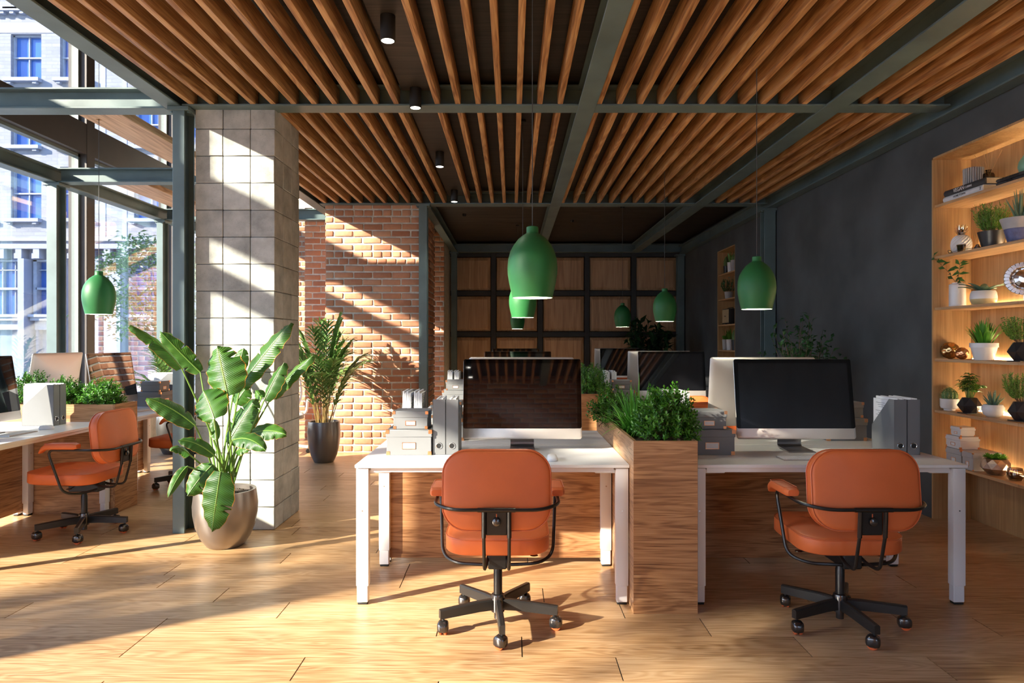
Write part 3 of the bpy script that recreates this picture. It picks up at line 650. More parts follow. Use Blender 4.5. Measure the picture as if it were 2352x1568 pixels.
# ---- desk: origin on the floor under the middle of the front edge, sitter on the -y side
DW, DD, DH = 1.456, .690, .7475
def make_desk():
    t = thing('desk', 'x', 'desk', (0, 0, 0)); w_ = DW/2
    MB().box(-w_, w_, 0, DD, DH-.018, DH, .002, 1).build('tabletop', M['white'], t)
    fm = MB(); fm.box(-w_+.08, w_-.08, .03, .055, DH-.045, DH-.019).box(-w_+.08, w_-.08, DD-.07, DD-.045, DH-.045, DH-.019); fm.box(-w_+.10, -w_+.14, .05, DD-.06, DH-.042, DH-.019).box(w_-.14, w_-.10, .05, DD-.06, DH-.042, DH-.019)
    fm.build('frame', M['white_metal'], t)
    br = MB(); br.box(-w_+.07, -w_+.18, .035, .10, DH-.052, DH-.03, .004, 1).box(w_-.18, w_-.07, .035, .10, DH-.052, DH-.03, .004, 1); br.build('bracket', M['white_metal'], t)
    for sx_, y0 in ((-1, .012), (1, .012), (-1, DD-.06), (1, DD-.06)):
        cx = sx_*(w_-.037); cy = y0+.024
        l = MB().box(cx-.033, cx+.033, cy-.024, cy+.024, .10, DH-.022, .004, 2).build('leg', M['white_metal'], t)
        MB().box(cx-.029, cx+.029, cy-.021, cy+.021, .012, .101, .003, 1).build('lower_sleeve', M['white_metal'], l)
        MB().box(cx-.026, cx+.026, cy-.019, cy+.019, .0, .0125, .003, 1).build('foot_pad', M['black_rubber'], l)
        MB().cyl((cx, cy-.0255, .50), (cx, cy-.0235, .50), .004, n=10).build('screw', M['chrome'], l)
    return t
def panel(t):
    MB().box(-.69, .69, DD-.012, DD+.008, .04, DH-.03, .002, 1).build('modesty_panel', M['desk_wood'], t)
# ---- monitor: origin at the foot on the desk top, screen faces -y, body leans back 9 deg
def make_monitor():
    t = thing('monitor', 'x', 'monitor'); W, H = .712, .482; T = Matrix.Translation((0, -.045, .070)) @ Matrix.Rotation(R(-9), 4, 'X')
    def ring(w_, h_, y, r, cz=None):
        cz = H/2 if cz is None else cz
        return [T @ Vector((x, y, cz+z)) for x, z in rrect(w_, h_, r)]
    b = MB(); b.loft([ring(W-.004, H-.004, -.001, .014), ring(W, H, .001, .015), ring(W, H, .006, .015), ring(W-.006, H-.006, .009, .014), ring(W*.90, H*.88, .016, .03), ring(W*.7, H*.66, .028, .05), ring(W*.42, H*.40, .038, .05), ring(W*.2, H*.2, .041, .03)])
    b.build('housing', M['alu'], t, ang=50)
    ch = .063
    def pl(x0, x1, z0, z1, y, r, mat, nm, par):
        m = MB(); a = [T @ Vector((x, y, z)) for x, z in rrect(x1-x0, z1-z0, r, 5, (x0+x1)/2, (z0+z1)/2)]; c = [T @ Vector((x, y+.0012, z)) for x, z in rrect(x1-x0, z1-z0, r, 5, (x0+x1)/2, (z0+z1)/2)]
        m.loft([a, c]); return m.build(nm, mat, par, smooth=False)
    bz = pl(-W/2+.001, W/2-.001, ch, H-.001, -.0025, .012, M['screen2'], 'screen_bezel', t)
    pl(-W/2+.026, W/2-.026, ch+.004, H-.026, -.0032, .001, M['screen'], 'display', bz)
    st = MB(); sec = [(.010, .155), (.034, .10), (.046, .045), (.040, .016), (.020, .007), (-.02, .0065), (-.135, .006)]
    # bent sheet: profile in y,z swept over its width
    P = fillet([(0, y, z) for y, z in ((.035, .20), (.075, .012), (-.125, .003))], .03, 6)
    up = [Vector((0, 0, 0))]*len(P); rings = []
    for i, p in enumerate(P):
        d = (P[min(i+1, len(P)-1)]-P[max(i-1, 0)]).normalized(); nn = Vector((0, -d.z, d.y))*.0035; hw = .072+(.006 if i > len(P)-2 else 0)
        rings.append([p+Vector((-hw, 0, 0))+nn, p+Vector((hw, 0, 0))+nn, p+Vector((hw, 0, 0))-nn, p+Vector((-hw, 0, 0))-nn])
    st.loft(rings); st.build('stand', M['alu_dark'], t); return t
# ---- storage box with lid, copper corners and label holder (faces -y), origin bottom centre
def make_box(w_, d, h, mat, lab='x', metal=None):
    t = thing('storage_box', lab, 'box'); metal = metal or M['copper']; lh = min(.042, h*.36)
    MB().box(-w_/2, w_/2, -d/2, d/2, 0, h-.004, .002, 1).build('body', mat, t)
    MB().box(-w_/2-.004, w_/2+.004, -d/2-.004, d/2+.004, h-lh, h, .003, 1).build('lid', mat, t)
    c = min(.022, w_*.09)
    for sx_ in (-1, 1):
        for sy_ in (-1, 1):
            for z0, z1, e_ in ((h-c, h+.001, .0055), (0, c, .0015)):
                x = sx_*(w_/2+e_); y = sy_*(d/2+e_); m = MB(); m.box(min(x, x-sx_*c), max(x, x-sx_*c), min(y, y-sy_*c), max(y, y-sy_*c), z0, z1, .001, 1); m.build('corner', metal, t)
    z = (h-lh)*.52; lw = w_*.30; l2 = min(.038, h*.26)
    f = MB(); y = -d/2-.0025
    for a in ((-lw/2, lw/2, z+l2/2-.003, z+l2/2), (-lw/2, lw/2, z-l2/2, z-l2/2+.003), (-lw/2, -lw/2+.003, z-l2/2, z+l2/2), (lw/2-.003, lw/2, z-l2/2, z+l2/2)): f.box(a[0], a[1], y, -d/2+.001, a[2], a[3])
    fo = f.build('label_holder', metal, t, smooth=False)
    MB().box(-lw/2+.002, lw/2-.002, -d/2-.001, -d/2+.001, z-l2/2+.002, z+l2/2-.002).build('label_card', M['paper'], fo, smooth=False); return t
# ---- magazine file, spine faces -y, origin bottom centre
def make_file(mat):
    t = thing('magazine_file', 'x', 'magazine file'); w_, d, h = .0725, .245, .318
    side = [(-d/2, 0), (d/2, 0), (d/2, h*.46), (-d/2+.055, h), (-d/2, h)]
    b = MB(); Rz = Matrix.Rotation(R(90), 4, 'Z')
    for x in (-w_/2, w_/2-.0025): b.prism(side, -x-.0025, -x, Rz)
    b.box(-w_/2, w_/2, -d/2, -d/2+.0025, 0, h).box(-w_/2, w_/2, d/2-.0025, d/2, 0, h*.46).box(-w_/2, w_/2, -d/2, d/2, 0, .0025)
    b.build('case', mat, t, smooth=False)
    z = .052; rg_ = MB(); P = [(.0165*math.cos(a), -d/2-.001, z+.0165*math.sin(a)) for a in [2*math.pi*i/20 for i in range(21)]]; rg_.tube(P, .0028, 6)
    ro = rg_.build('pull_ring', M['chrome'], t); MB().cyl((0, -d/2-.0012, z), (0, -d/2+.001, z), .0135, n=20).build('ring_hole', M['black'], ro)
    rg = random.Random(4); x = -w_/2+.006
    while x < w_/2-.012:
        th = rg.uniform(.005, .010); hh = h*rg.uniform(.97, 1.03); MB().box(x, x+th, -d/2+.006, d/2-.008, .003, hh).build('magazine', M['paper'], t, smooth=False); x += th+rg.uniform(.001, .003)
    # printed lines on the outer magazine, seen over the cut side
    ln = MB()
    for k in range(12):
        if k % 4 == 3: continue
        ln.box(-w_/2+.0052, -w_/2+.006, -.03+rg.uniform(0, .02), .09-rg.uniform(0, .04), h*.9-k*.012, h*.9-k*.012+.0018)
    ln.build('print', M['ink'], t, smooth=False); return t
# ---- keyboard and mouse
def make_keyboard():
    t = thing('keyboard', 'x', 'keyboard'); MB().box(-.14, .14, -.056, .056, 0, .006, .002, 2).build('case', M['alu'], t)
    k = MB()
    for r_ in range(5):
        for c_ in range(14):
            if r_ == 0 and 3 < c_ < 8: continue
            k.box(-.135+c_*.0193, -.135+c_*.0193+.0165, -.051+r_*.0206, -.051+r_*.0206+.0175, .005, .0085)
    k.box(-.0575, .019, -.051, -.0335, .005, .0085); k.build('keys', M['paper'], t, smooth=False); return t
def make_mouse():
    t = MB(); P = rrect(.056, .108, .026, 6); t.loft([[Vector((x*s, y*s, z)) for x, y in P] for s, z in ((.93, 0), (1, .006), (.97, .016), (.85, .024), (.62, .029), (.3, .031))])
    o = t.build('mouse', M['pebble'], ang=80); tag(o, 'x', 'mouse'); return o
# ---- orange swivel chair: origin on the floor at the column, sitter faces +y
def cushion(w_, d, r, h, crown, edge=.014, rings=10, dim=()):
    """rounded pad lying in xy, z from 0 to h, domed top"""
    def ol(s, z, e=0): return [(x, y, z) for x, y in rrect(w_*s-e, d*s-e, max(.004, r*s-e*.4), 7)]
    L_ = []; base = rrect(w_, d, r, 7)
    for z, e in ((0, edge*1.6), (edge*.4, edge*.5), (edge, 0), (h-edge, 0), (h-edge*.35, edge*.35), (h, edge*1.4)): L_.append([Vector((x*(1-e*2/w_), y*(1-e*2/d), z)) for x, y in base])
    for k in range(1, rings):
        s = 1-k/rings; z = h+crown*(1-s**2.4); f = 1-edge*2.8/w_
        rg_ = []
        for x, y in base:
            q = Vector((x*f*s, y*f*s, z))
            for dx, dy, dr, dd in dim: q.z -= dd*math.exp(-((q.x-dx)**2+(q.y-dy)**2)/(dr*dr))
            rg_.append(q)
        L_.append(rg_)
    return L_
def loopcurve(pts, r, mat, nm, par, n=6):
    P = [Vector(p) for p in pts]; P.append(P[0]); return MB().tube(P, r, n).build(nm, mat, par)
def make_chair(leather, piping, tubem):
    t = thing('swivel_chair', 'x', 'chair')
    # seat
    dims = [(-.085, .10, .022, .010), (.085, .10, .022, .010), (-.085, -.05, .022, .010), (.085, -.05, .022, .010)]
    TS = Matrix.Translation((0, .055, .398)) @ Matrix.Rotation(R(1.5), 4, 'X')
    s_ = MB(); s_.loft([[TS @ p for p in r_] for r_ in cushion(.50, .49, .12, .083, .012, .012, 12, dims)]); se = s_.build('seat', leather, t, ang=75)
    loopcurve([TS @ Vector((x, y, .077)) for x, y in rrect(.497, .487, .12, 7)], .0032, piping, 'seat_piping', se)
    bt = MB()
    for dx, dy, *_ in dims: bt.lathe([(0, .004), (.010, .003), (.012, 0), (0, -.001)], 10, tuple(TS @ Vector((dx, dy, .086))))
    bt.build('tufting_button', leather, se)
    MB().box(-.16, .16, -.08, .20, .385, .402, .004, 1).build('seat_plate', M['black'], t)
    # backrest: pad standing up, outline taller than wide corners, leaning back a little
    TB = Matrix.Translation((0, -.215, .715)) @ Matrix.Rotation(R(84), 4, 'X')      # pad z axis -> -y, pad y -> up
    def outl(f, e, z):
        out = []
        for i, (x, y) in enumerate(rrect(.478, .362, .105, 8)):
            x2 = x*(1+.045*math.cos(y/.181*1.2))*(1-e*2/.478); y2 = y*(1-e*2/.362)
            out.append(TB @ Vector((x2*f, y2*f, z-.020*(x2*f/.24)**2)))
        return out
    th = .062; L_ = [outl(1, .030, -.004)]
    L_ = [outl(f, 0.016, -.008-.010*(1-f)) for f in (.12, .4, .7, .9)]
    L_ += [outl(1, .016, -.006), outl(1, .004, .0), outl(1, 0, .008), outl(1, 0, th-.010), outl(1, .004, th-.003), outl(1, .014, th)]
    L_ += [outl(f, .014, th+.008*(1-f**2)) for f in (.93, .8, .6, .4, .2, .08)]
    b = MB(); b.loft(L_); bo = b.build('backrest', leather, t, ang=75)
    loopcurve(outl(1, -.0005, th-.006), .0036, piping, 'back_piping', bo); loopcurve(outl(1, -.0005, .004), .0034, piping, 'back_piping', bo)
    # arm tubes
    for sx_ in (-1, 1):
        P = fillet([(0, -.318, .643), (sx_*.20, -.318, .643), (sx_*.287, -.24, .650), (sx_*.289, .075, .655), (sx_*.272, -.02, .352), (sx_*.20, -.10, .333), (sx_*.05, -.12, .333)], .055, 6)
        MB().tube(P, .0085, 8).build('arm_tube', tubem, t)
        Ta = Matrix.Translation((sx_*.287, -.015, .660)); p = MB(); pr = []
        nseg = 12
        for i in range(nseg+1):
            u = i/nseg; y = -.125+.26*u; hh = .040 if u < .8 else .040-.012*((u-.8)/.2); dz = -.0 if u < .78 else -.034*((u-.78)/.22)**2
            sc_ = 1 if 0 < i < nseg else .72
            pr.append([Ta @ Vector((x*sc_, y, dz+hh/2+z*sc_)) for x, z in rrect(.070, hh, .014, 3)])
        p.loft(pr); po = p.build('arm_pad', leather, t, ang=60)
        loopcurve([Ta @ Vector((x, y, .0395)) for x, y in rrect(.064, .20, .02, 4)], .002, piping, 'arm_piping', po)
    # back bracket, uprights and knob
    k = MB(); k.box(-.048, .048, -.305, -.297, .525, .638, .004, 1); pl_ = k.build('back_plate', tubem, t)
    MB().lathe([(0, 0), (.018, 0), (.0205, .006), (.018, .014), (.010, .018), (0, .019)], 20, M=Matrix.Translation((0, -.305, .588)) @ Matrix.Rotation(R(90), 4, 'X')).build('knob', M['caster'], pl_)
    MB().box(-.002, .002, -.3065, -.304, .605, .622).build('slot_mark', M['tyre'], pl_, smooth=False)
    MB().tube([(-.085, -.318, .643), (.085, -.318, .643)], .0105, 10).build('sleeve', tubem, t)
    for sx_ in (-1, 1):
        MB().tube(fillet([(sx_*.057, -.312, .643), (sx_*.0575, -.305, .515)], .01), .0105, 8).build('upright', tubem, t)
        MB().tube(fillet([(sx_*.0575, -.305, .52), (sx_*.0565, -.262, .352), (sx_*.05, -.16, .350), (sx_*.04, -.05, .385)], .035, 5), .008, 8).build('upright', tubem, t)
    m = MB(); m.box(-.045, .045, -.13, .09, .312, .385, .006, 1); m.box(-.075, .075, -.05, .12, .36, .39, .004, 1); m.build('tilt_mechanism', M['black'], t)
    lv = MB(); lv.tube([(-.05, .02, .372), (-.15, -.02, .372), (-.21, -.03, .370)], .004, 6); lv.lathe([(0, .004), (.016, .003), (.018, 0), (0, -.003)], 12, (-.218, -.03, .370)); lv.build('lever', M['caster'], t)
    lv = MB(); lv.tube([(.05, .03, .375), (.13, .0, .375), (.17, -.04, .356)], .004, 6); lv.lathe([(0, .004), (.018, .003), (.020, 0), (0, -.003)], 12, (.178, -.045, .354)); lv.build('lever', M['caster'], t)
    MB().lathe([(0, .135), (.0215, .135), (.0215, .275), (.0185, .283), (.0165, .32), (0, .32)], 20).build('gas_column', tubem, t)
    # star base
    h = MB(); h.lathe([(0, .030), (.018, .030), (.019, .062), (.033, .066), (.034, .138), (.031, .150), (.024, .154), (0, .154)], 24); h.build('hub', M['caster'], t)
    for i in range(5):
        a = R(-85+72*i); Tz = Matrix.Rotation(a, 4, 'Z'); lg = MB(); rr = []
        for x, z0, z1, hw in ((.026, .078, .130, .016), (.10, .080, .130, .0155), (.285, .074, .118, .0145), (.300, .075, .117, .0135)):
            rr.append([Tz @ Vector((x, y, z)) for y, z in ((-hw, z0), (hw, z0), (hw, z1-.006), (hw*.6, z1), (-hw*.6, z1), (-hw, z1-.006))])
        lg.loft(rr); lo = lg.build('base_leg', M['base_metal'], t, ang=40)
        cx, cy = .282*math.cos(a), .282*math.sin(a); ca = a+1.1*((i*37) % 5-2); Tc = Matrix.Translation((cx, cy, 0)) @ Matrix.Rotation(ca, 4, 'Z')
        st = MB(); st.cyl((cx, cy, .056), (cx, cy, .080), .0065, n=8); co = st.build('caster_stem', M['black'], lo)
        ho = MB(); rr = []
        for x, z0, z1, hw in ((-.031, .026, .048, .012), (-.026, .014, .058, .022), (-.010, .009, .066, .0265), (.014, .010, .065, .0265), (.026, .016, .055, .022), (.031, .026, .046, .012)):
            rr.append([Tc @ Vector((x+.008, y, (z0+z1)/2+z)) for y, z in rrect(hw*2, z1-z0, min(hw, (z1-z0)/2)*.6, 3)])
        ho.loft(rr); ho.build('caster_housing', M['caster'], lo, ang=70)
        wh = MB()
        for sy_ in (-1, 1): wh.lathe([(0, -.0065), (.020, -.0065), (.0235, -.004), (.0235, .004), (.020, .0065), (0, .0065)], 18, M=Tc @ Matrix.Translation((.010, sy_*.012, .0235)) @ Matrix.Rotation(R(90), 4, 'X'))
        wh.build('caster_wheel', M['tyre'], lo)
    return t
# ---- pendant lamp: origin at the lip; hangs from the ceiling
def make_pendant(L_cord):
    t = thing('pendant_lamp', 'x', 'pendant lamp')
    pr = [(.094, 0), (.101, .03), (.110, .07), (.1165, .11), (.118, .14), (.115, .18), (.104, .22), (.088, .25), (.066, .278), (.042, .297), (.030, .304), (.0285, .308), (.0285, .333), (.022, .337), (0, .337)]
    inn = [(.0925, .0005), (.0985, .03), (.107, .07), (.113, .12), (.110, .18), (.098, .22), (.06, .276), (0, .29)]
    m = MB(); m.lathe(pr, 40, cap=False); m.lathe([(.0925, 0.0005), (.094, 0)], 40, cap=False); m.build('shade', M['lamp'], t, ang=40)
    MB().lathe(inn, 32, cap=False).build('inner_shade', M['lamp_glow'], t)
    MB().lathe([(0, .05), (.028, .062), (.034, .09), (.025, .13), (.016, .16), (0, .17)], 16).build('bulb', M['lamp_glow'], t)
    MB().tube([(0, 0, .335), (0, 0, L_cord)], .0022, 6).build('cord', M['cord'], t)
    MB().lathe([(0, L_cord), (.03, L_cord), (.03, L_cord-.02), (0, L_cord-.02)], 16).build('ceiling_rose', M['black'], t); return t

# ================================================================ PLACE THE CLUSTERS
P0 = 3.147
def TW(cl, x, y, rz=0):
    """cluster-local -> world; clusters 0,1,2 in the middle row, 'L' is the window-side one turned a quarter"""
    if cl == 'L': return ((.366-y), x+4.92, rz+R(90))
    return (x, y+P0*cl, rz)
def put(o, cl, x, y, z, rz=0.0, label=None, group=None, first=False):
    X, Y, rz2 = TW(cl, x, y, rz); k = o if first else dup(o)
    k.location = (X, Y, z); k.rotation_euler = (0, 0, rz2)
    if label: k['label'] = label
    if group: k['group'] = group
    return k
used = set()
def use(proto, *a, **k):
    f = proto.name not in used; used.add(proto.name); return put(proto, *a, first=f, **k)
DA, DC = (-.833+.6227)/2, (.960+2.416)/2
desk_p = make_desk(); desk_n = None
desks = {}
where = {0: 'nearest row', 1: 'second row', 2: 'farthest row', 'L': 'window-side group'}
def put_desk(cl, x, y, rz, lab, pan):
    global desk_n
    k = use(desk_p, cl, x, y, 0, rz, label=lab, group='white desks')
    return k
DL = {0: ('big white desk with the orange chair left of the nearest planter', 'white desk facing away behind the big front left desk', 'big white desk with the orange chair right of the nearest planter', 'white desk facing away behind the front right desk'),
      1: ('white desk of the second row, left of its planter', 'white desk facing away in the second row, left of the planter', 'white desk of the second row, right of its planter', 'white desk facing away in the second row, right of the planter'),
      2: ('white desk of the farthest row, left side', 'white desk facing away in the farthest row, left side', 'white desk of the farthest row, right side', 'white desk facing away in the farthest row, right side'),
      'L': ('white desk at the left picture edge, nearer side of the low planter', 'white desk next to the windows, nearer side of the low planter', 'white desk behind the left planter, with grey boxes on it', 'white desk next to the windows behind the left planter')}
allD = []
for cl in (0, 1, 2, 'L'):
    for i, (x, y, rz) in enumerate(((DA, 3.616, 0), (DA, 5.005, R(180)), (DC, 3.616, 0), (DC, 5.005, R(180)))):
        allD.append((put_desk(cl, x, y, rz, DL[cl][i], False), i))
for k, i in allD:
    if i in (0, 2): panel(k)
# planters
def make_planter(cl, lab):
    x0, x1, y0, y1, z1 = .6227+.002, .955, 3.508, 5.043, .8886
    if cl == 'L': y0 = 3.59
    t = thing('planter_box', lab, 'planter'); cx = (x0+x1)/2; a, b_ = -(x1-x0)/2, (x1-x0)/2; d = y1-y0; th = .018
    m = MB(); m.box(a, b_, 0, th, 0, z1, .001, 1).build('end_panel', M['desk_wood'], t, smooth=False); MB().box(a, b_, d-th, d, 0, z1, .001, 1).build('end_panel', M['desk_wood'], t, smooth=False)
    MB().box(a, a+th, th, d-th, 0, z1-.0005).build('side_panel', wood_y, t, smooth=False); MB().box(b_-th, b_, th, d-th, 0, z1-.0005).build('side_panel', wood_y, t, smooth=False)
    MB().box(a+th, b_-th, th, d-th, .2, z1-.055).build('soil', M['soil'], t, smooth=False)
    X, Y, rz = TW(cl, cx, y0); t.location = (X, Y, 0); t.rotation_euler = (0, 0, rz); return t
wood_y = wood('walnut_veneer_side', (.25, .13, .06), (.42, .225, .11), (.54, .32, .165), 'Y', 1.7, .4)
for cl, lab in ((0, 'tall walnut planter box between the two front desks'), (1, 'walnut planter box of the second row, half hidden by the front monitor'), (2, 'walnut planter box of the farthest row'), ('L', 'low looking walnut planter box between the window-side desks')): make_planter(cl, lab)

# monitors
mon = make_monitor()
for cl, lst in ((0, ((.062, 4.12, 0, 'large black-screened monitor on the front left desk reflecting the bricks'), (.065, 4.68, 180, 'monitor seen from behind as a thin silver top edge over the front left monitor'), (1.70, 4.12, 0, 'large black-screened monitor on the front right desk'), (1.705, 4.68, 180, 'silver back of the monitor left behind the front right monitor'))),
                (1, ((.062, 4.12, 0, 'monitor of the second row, its top showing over the front left monitor'), (1.70, 4.12, 0, 'black monitor with slat reflections in the second row right of the planter'), (1.68, 4.68, 180, 'silver backed monitor of the second row, showing left of the slat-reflecting one'))),
                (2, ((.062, 4.12, 0, 'smallest monitor, its top edge highest over the front left monitor'), (1.70, 4.12, 0, 'farthest black monitor on the right, below the rubber plant'), (1.68, 4.68, 180, 'silver edge of the farthest monitor below the left end of the rubber plant'))),
                ('L', ((-.11, 4.12, 0, 'monitor cut by the left picture edge'), (1.50, 4.12, 0, 'monitor with large bricks reflected in its screen, on the window side'), (1.53, 4.68, 180, 'silver back of a monitor in front of the window column')))):
    for x, y, a, lab in lst: use(mon, cl, x, y, DH, R(a), label=lab, group='desk monitors')
# storage boxes
bx_big = make_box(.257, .26, .145, M['box']); bx_small = make_box(.196, .19, .103, M['box'])
def boxes(cl, x, y, a, lab, dx=.005, only=None):
    use(bx_big, cl, x, y, DH, R(a), label='big lower grey box ' + lab, group='grey storage boxes')
    use(bx_small, cl, x+dx, y-.01*math.cos(R(a)), DH+.1465, R(a), label='small upper grey box ' + lab, group='grey storage boxes')
boxes(0, -.592, 4.05, 0, 'at the left end of the front left desk'); boxes(0, 1.150, 4.05, 0, 'on the front right desk beside the planter', -.01)
boxes(0, -.445, 4.62, 180, 'behind the two files of the front left desk'); boxes(0, 2.20, 4.61, 180, 'behind the right edge of the front right monitor', .03)
boxes(1, -.592, 4.05, 0, 'in sunlight on the second row, left of the front monitor'); boxes(1, 1.150, 4.05, 0, 'on the second row beside its planter', -.01); boxes(1, 2.20, 4.61, 180, 'of the second row against the charcoal wall')
boxes(2, 1.150, 4.05, 0, 'on the farthest row beside its planter', -.01)
boxes('L', 2.05, 4.02, 0, 'on the window-side desk behind the steel column'); 
# magazine files
fl = make_file(M['holder'])
def files(cl, xs_, y, a, lab):
    for i, x in enumerate(xs_): use(fl, cl, x, y, DH, R(a), label=('left' if i == 0 else 'right')+' magazine file '+lab, group='magazine files')
files(0, (-.420, -.345), 4.055, 0, 'next to the boxes on the front left desk'); files(0, (2.235, 2.312), 4.050, 0, 'at the right end of the front right desk')
files(0, (-.70, -.625), 4.62, 180, 'of white magazines behind the front left boxes'); files(0, (1.065, 1.142), 4.62, 180, 'of white magazines behind the nearest planter plants')
files(1, (-.70, -.625), 4.62, 180, 'of white magazines on the second row left'); files(1, (1.065, 1.142), 4.62, 180, 'of white magazines on the second row beside its planter')
files(1, (-.420, -.345), 4.055, 0, 'on the second row just left of the front monitor'); files(2, (.30, .376), 4.62, 180, 'far away right of the front left monitor top')
files('L', (.39, .466), 4.03, 0, 'at the near window-side desk before the planter'); files('L', (2.25, 2.326), 4.03, 0, 'behind the boxes near the steel column'); files('L', (1.01, 1.085), 4.60, 180, 'of white papers behind the left planter shrubs')
# keyboards and mice
kb = make_keyboard(); use(kb, 0, 1.63, 3.80, DH, 0, label='white keyboard on the front right desk beside the chair', group='keyboards'); use(kb, 0, -.07, 3.80, DH, 0, label='keyboard on the front left desk behind the chair', group='keyboards')
use(kb, 'L', -.11, 3.86, DH, 0, label='keyboard at the left picture edge', group='keyboards'); use(kb, 'L', 1.52, 3.86, DH, 0, label='keyboard on the desk behind the left planter', group='keyboards')
ms = make_mouse(); use(ms, 0, .222, 3.76, DH, 0, label='white mouse on the front left desk', group='mice'); use(ms, 'L', .16, 3.83, DH, 0, label='white mouse on the desk at the left picture edge', group='mice'); use(ms, 'L', 1.80, 3.83, DH, 0, label='white mouse on the desk behind the left planter', group='mice')
# chairs
chair = make_chair(M['leather'], M['piping'], M['tube']); G = 'orange leather swivel chairs'
def cput(x, y, rz, lab, base_rot=None):
    k = chair if 'chair0' not in used else dup(chair); used.add('chair0'); k.location = (x, y, 0); k.rotation_euler = (0, 0, R(rz)); k['label'] = lab; k['group'] = G; return k
cput(-.07, 3.385, 0, 'orange leather swivel chair with its back to us at the front left desk')
cput(1.626, 3.385, 0, 'orange leather swivel chair with its back to us at the front right desk')
cput(-3.12, 4.98, 90, 'orange leather swivel chair in side view at the left, facing the windows')
cput(-3.14, 6.62, 90, 'orange leather swivel chair in shade, cut off by the steel column')
cput(1.62, 5.36, 180, 'orange leather swivel chair facing us behind the front right desk, only its top showing')
cput(1.60, 6.50, 0, 'orange leather swivel chair of the second row, its back just above the one facing us')
cput(1.62, 8.52, 180, 'orange leather swivel chair facing us behind the second row')
cput(1.60, 9.66, 0, 'orange leather swivel chair of the farthest row')
# pendants
def bulb(x, y):
    ld = bpy.data.lights.new('pendant_bulb', 'POINT'); ld.energy = 6; ld.shadow_soft_size = .03; ld.color = (1, .95, .82); lo = bpy.data.objects.new('pendant_bulb', ld); C.objects.link(lo); lo.location = (x, y, 1.605+.035)
pd = make_pendant(1.695)
for i, (x, y, lab) in enumerate(((.0965, 3.22, 'largest green pendant lamp, hanging in the picture centre'), (.092, 5.86, 'green pendant lamp directly below and behind the largest one'), (.09, 11.14, 'smallest dark green pendant lamp, lowest of the three in line'),
                         (1.559, 4.35, 'green pendant lamp in front of the column on the charcoal wall'), (1.559, 6.97, 'green pendant lamp in front of the right end of the panel wall'), (1.559, 9.63, 'small green pendant lamp above the left end of the rubber plant'))):
    k = pd if i == 0 else dup(pd); k.location = (x, y, 1.605); k['label'] = lab; k['group'] = 'green pendant lamps'; bulb(x, y)
pd2 = make_pendant(3.58); pd2.location = (-3.225, 5.33, 1.612); tag(pd2, 'green pendant lamp in front of the windows on the left', 'pendant lamp', 'green pendant lamps'); bulb(-3.225, 5.33)
# pale task chair glimpsed behind the concrete column
t = thing('task_chair', 'pale grey plastic task chair glimpsed behind the concrete column', 'chair', (-2.86, 8.55, 0), R(200))
s_ = MB(); s_.loft([[p+Vector((0, .02, .44)) for p in r_] for r_ in cushion(.48, .46, .1, .055, .01)]); s_.build('seat', M['box_lt'], t, ang=70)
b = MB()
for sx_ in (-1, 1): b.tube([(sx_*.12, -.2, .50), (sx_*.22, -.27, .66), (sx_*.22, -.29, .86), (sx_*.16, -.30, 1.0), (0, -.30, 1.02)], .014, 8, 4)
for z in (.66, .74, .82, .90): b.tube([(-.22, -.27, z), (0, -.24, z), (.22, -.27, z)], .008, 6, 3)
b.build('back_frame', M['white_metal'], t)
for sx_ in (-1, 1): MB().tube(fillet([(sx_*.2, -.05, .44), (sx_*.28, -.05, .50), (sx_*.29, -.03, .66), (sx_*.29, .16, .67)], .05), .016, 8).build('armrest', M['white_metal'], t)
MB().lathe([(0, .07), (.03, .07), (.03, .2), (.022, .2), (.022, .43), (0, .43)], 16).build('gas_column', M['white_metal'], t)
for i in range(5):
    a = R(20+72*i); l = MB().tube([(0, 0, .12), (.3*math.cos(a), .3*math.sin(a), .075)], .018, 8).build('base_leg', M['white_metal'], t)
    MB().lathe([(0, -.02), (.026, -.018), (.028, 0), (.026, .018), (0, .02)], 16, M=Matrix.Translation((.3*math.cos(a), .3*math.sin(a), .028)) @ Matrix.Rotation(R(90), 4, 'X') ).build('caster', M['black'], l)

# ================================================================ PLANTS
def pot_round(name_mat, r0, r1, rm, h, t, soil=True, wall=.012, sn=40, nm='pot'):
    """bulging tapered pot: r0 foot, rm belly, r1 rim"""
    pr = [(0, 0), (r0*.93, 0), (r0, h*.02), (r0+(rm-r0)*.45, h*.17), (r0+(rm-r0)*.78, h*.36), (rm*.985, h*.58), (rm, h*.74), (r1+(rm-r1)*.5, h*.90), (r1+.002, h*.985), (r1, h), (r1-wall*.6, h), (r1-wall, h*.985), (r1-wall, h*.90), (0, h*.90)]
    MB().lathe(pr, sn).build(nm, name_mat, t, ang=45)
    if soil:
        s_ = MB(); s_.lathe([(0, h*.925), (r1*.5, h*.922), (r1-wall-.001, h*.915), (r1-wall-.001, h*.905), (0, h*.905)], 24)
        rg = random.Random(2)
        for k in range(60):
            a = rg.uniform(0, 6.28); q = (r1-wall*2)*math.sqrt(rg.random()); z = h*.925; b = r1*.03*rg.uniform(.6, 1.6); s_.lathe([(0, -b), (b, 0), (0, b)], 4, (q*math.cos(a), q*math.sin(a), z))
        s_.build('soil', M['soil'], t)
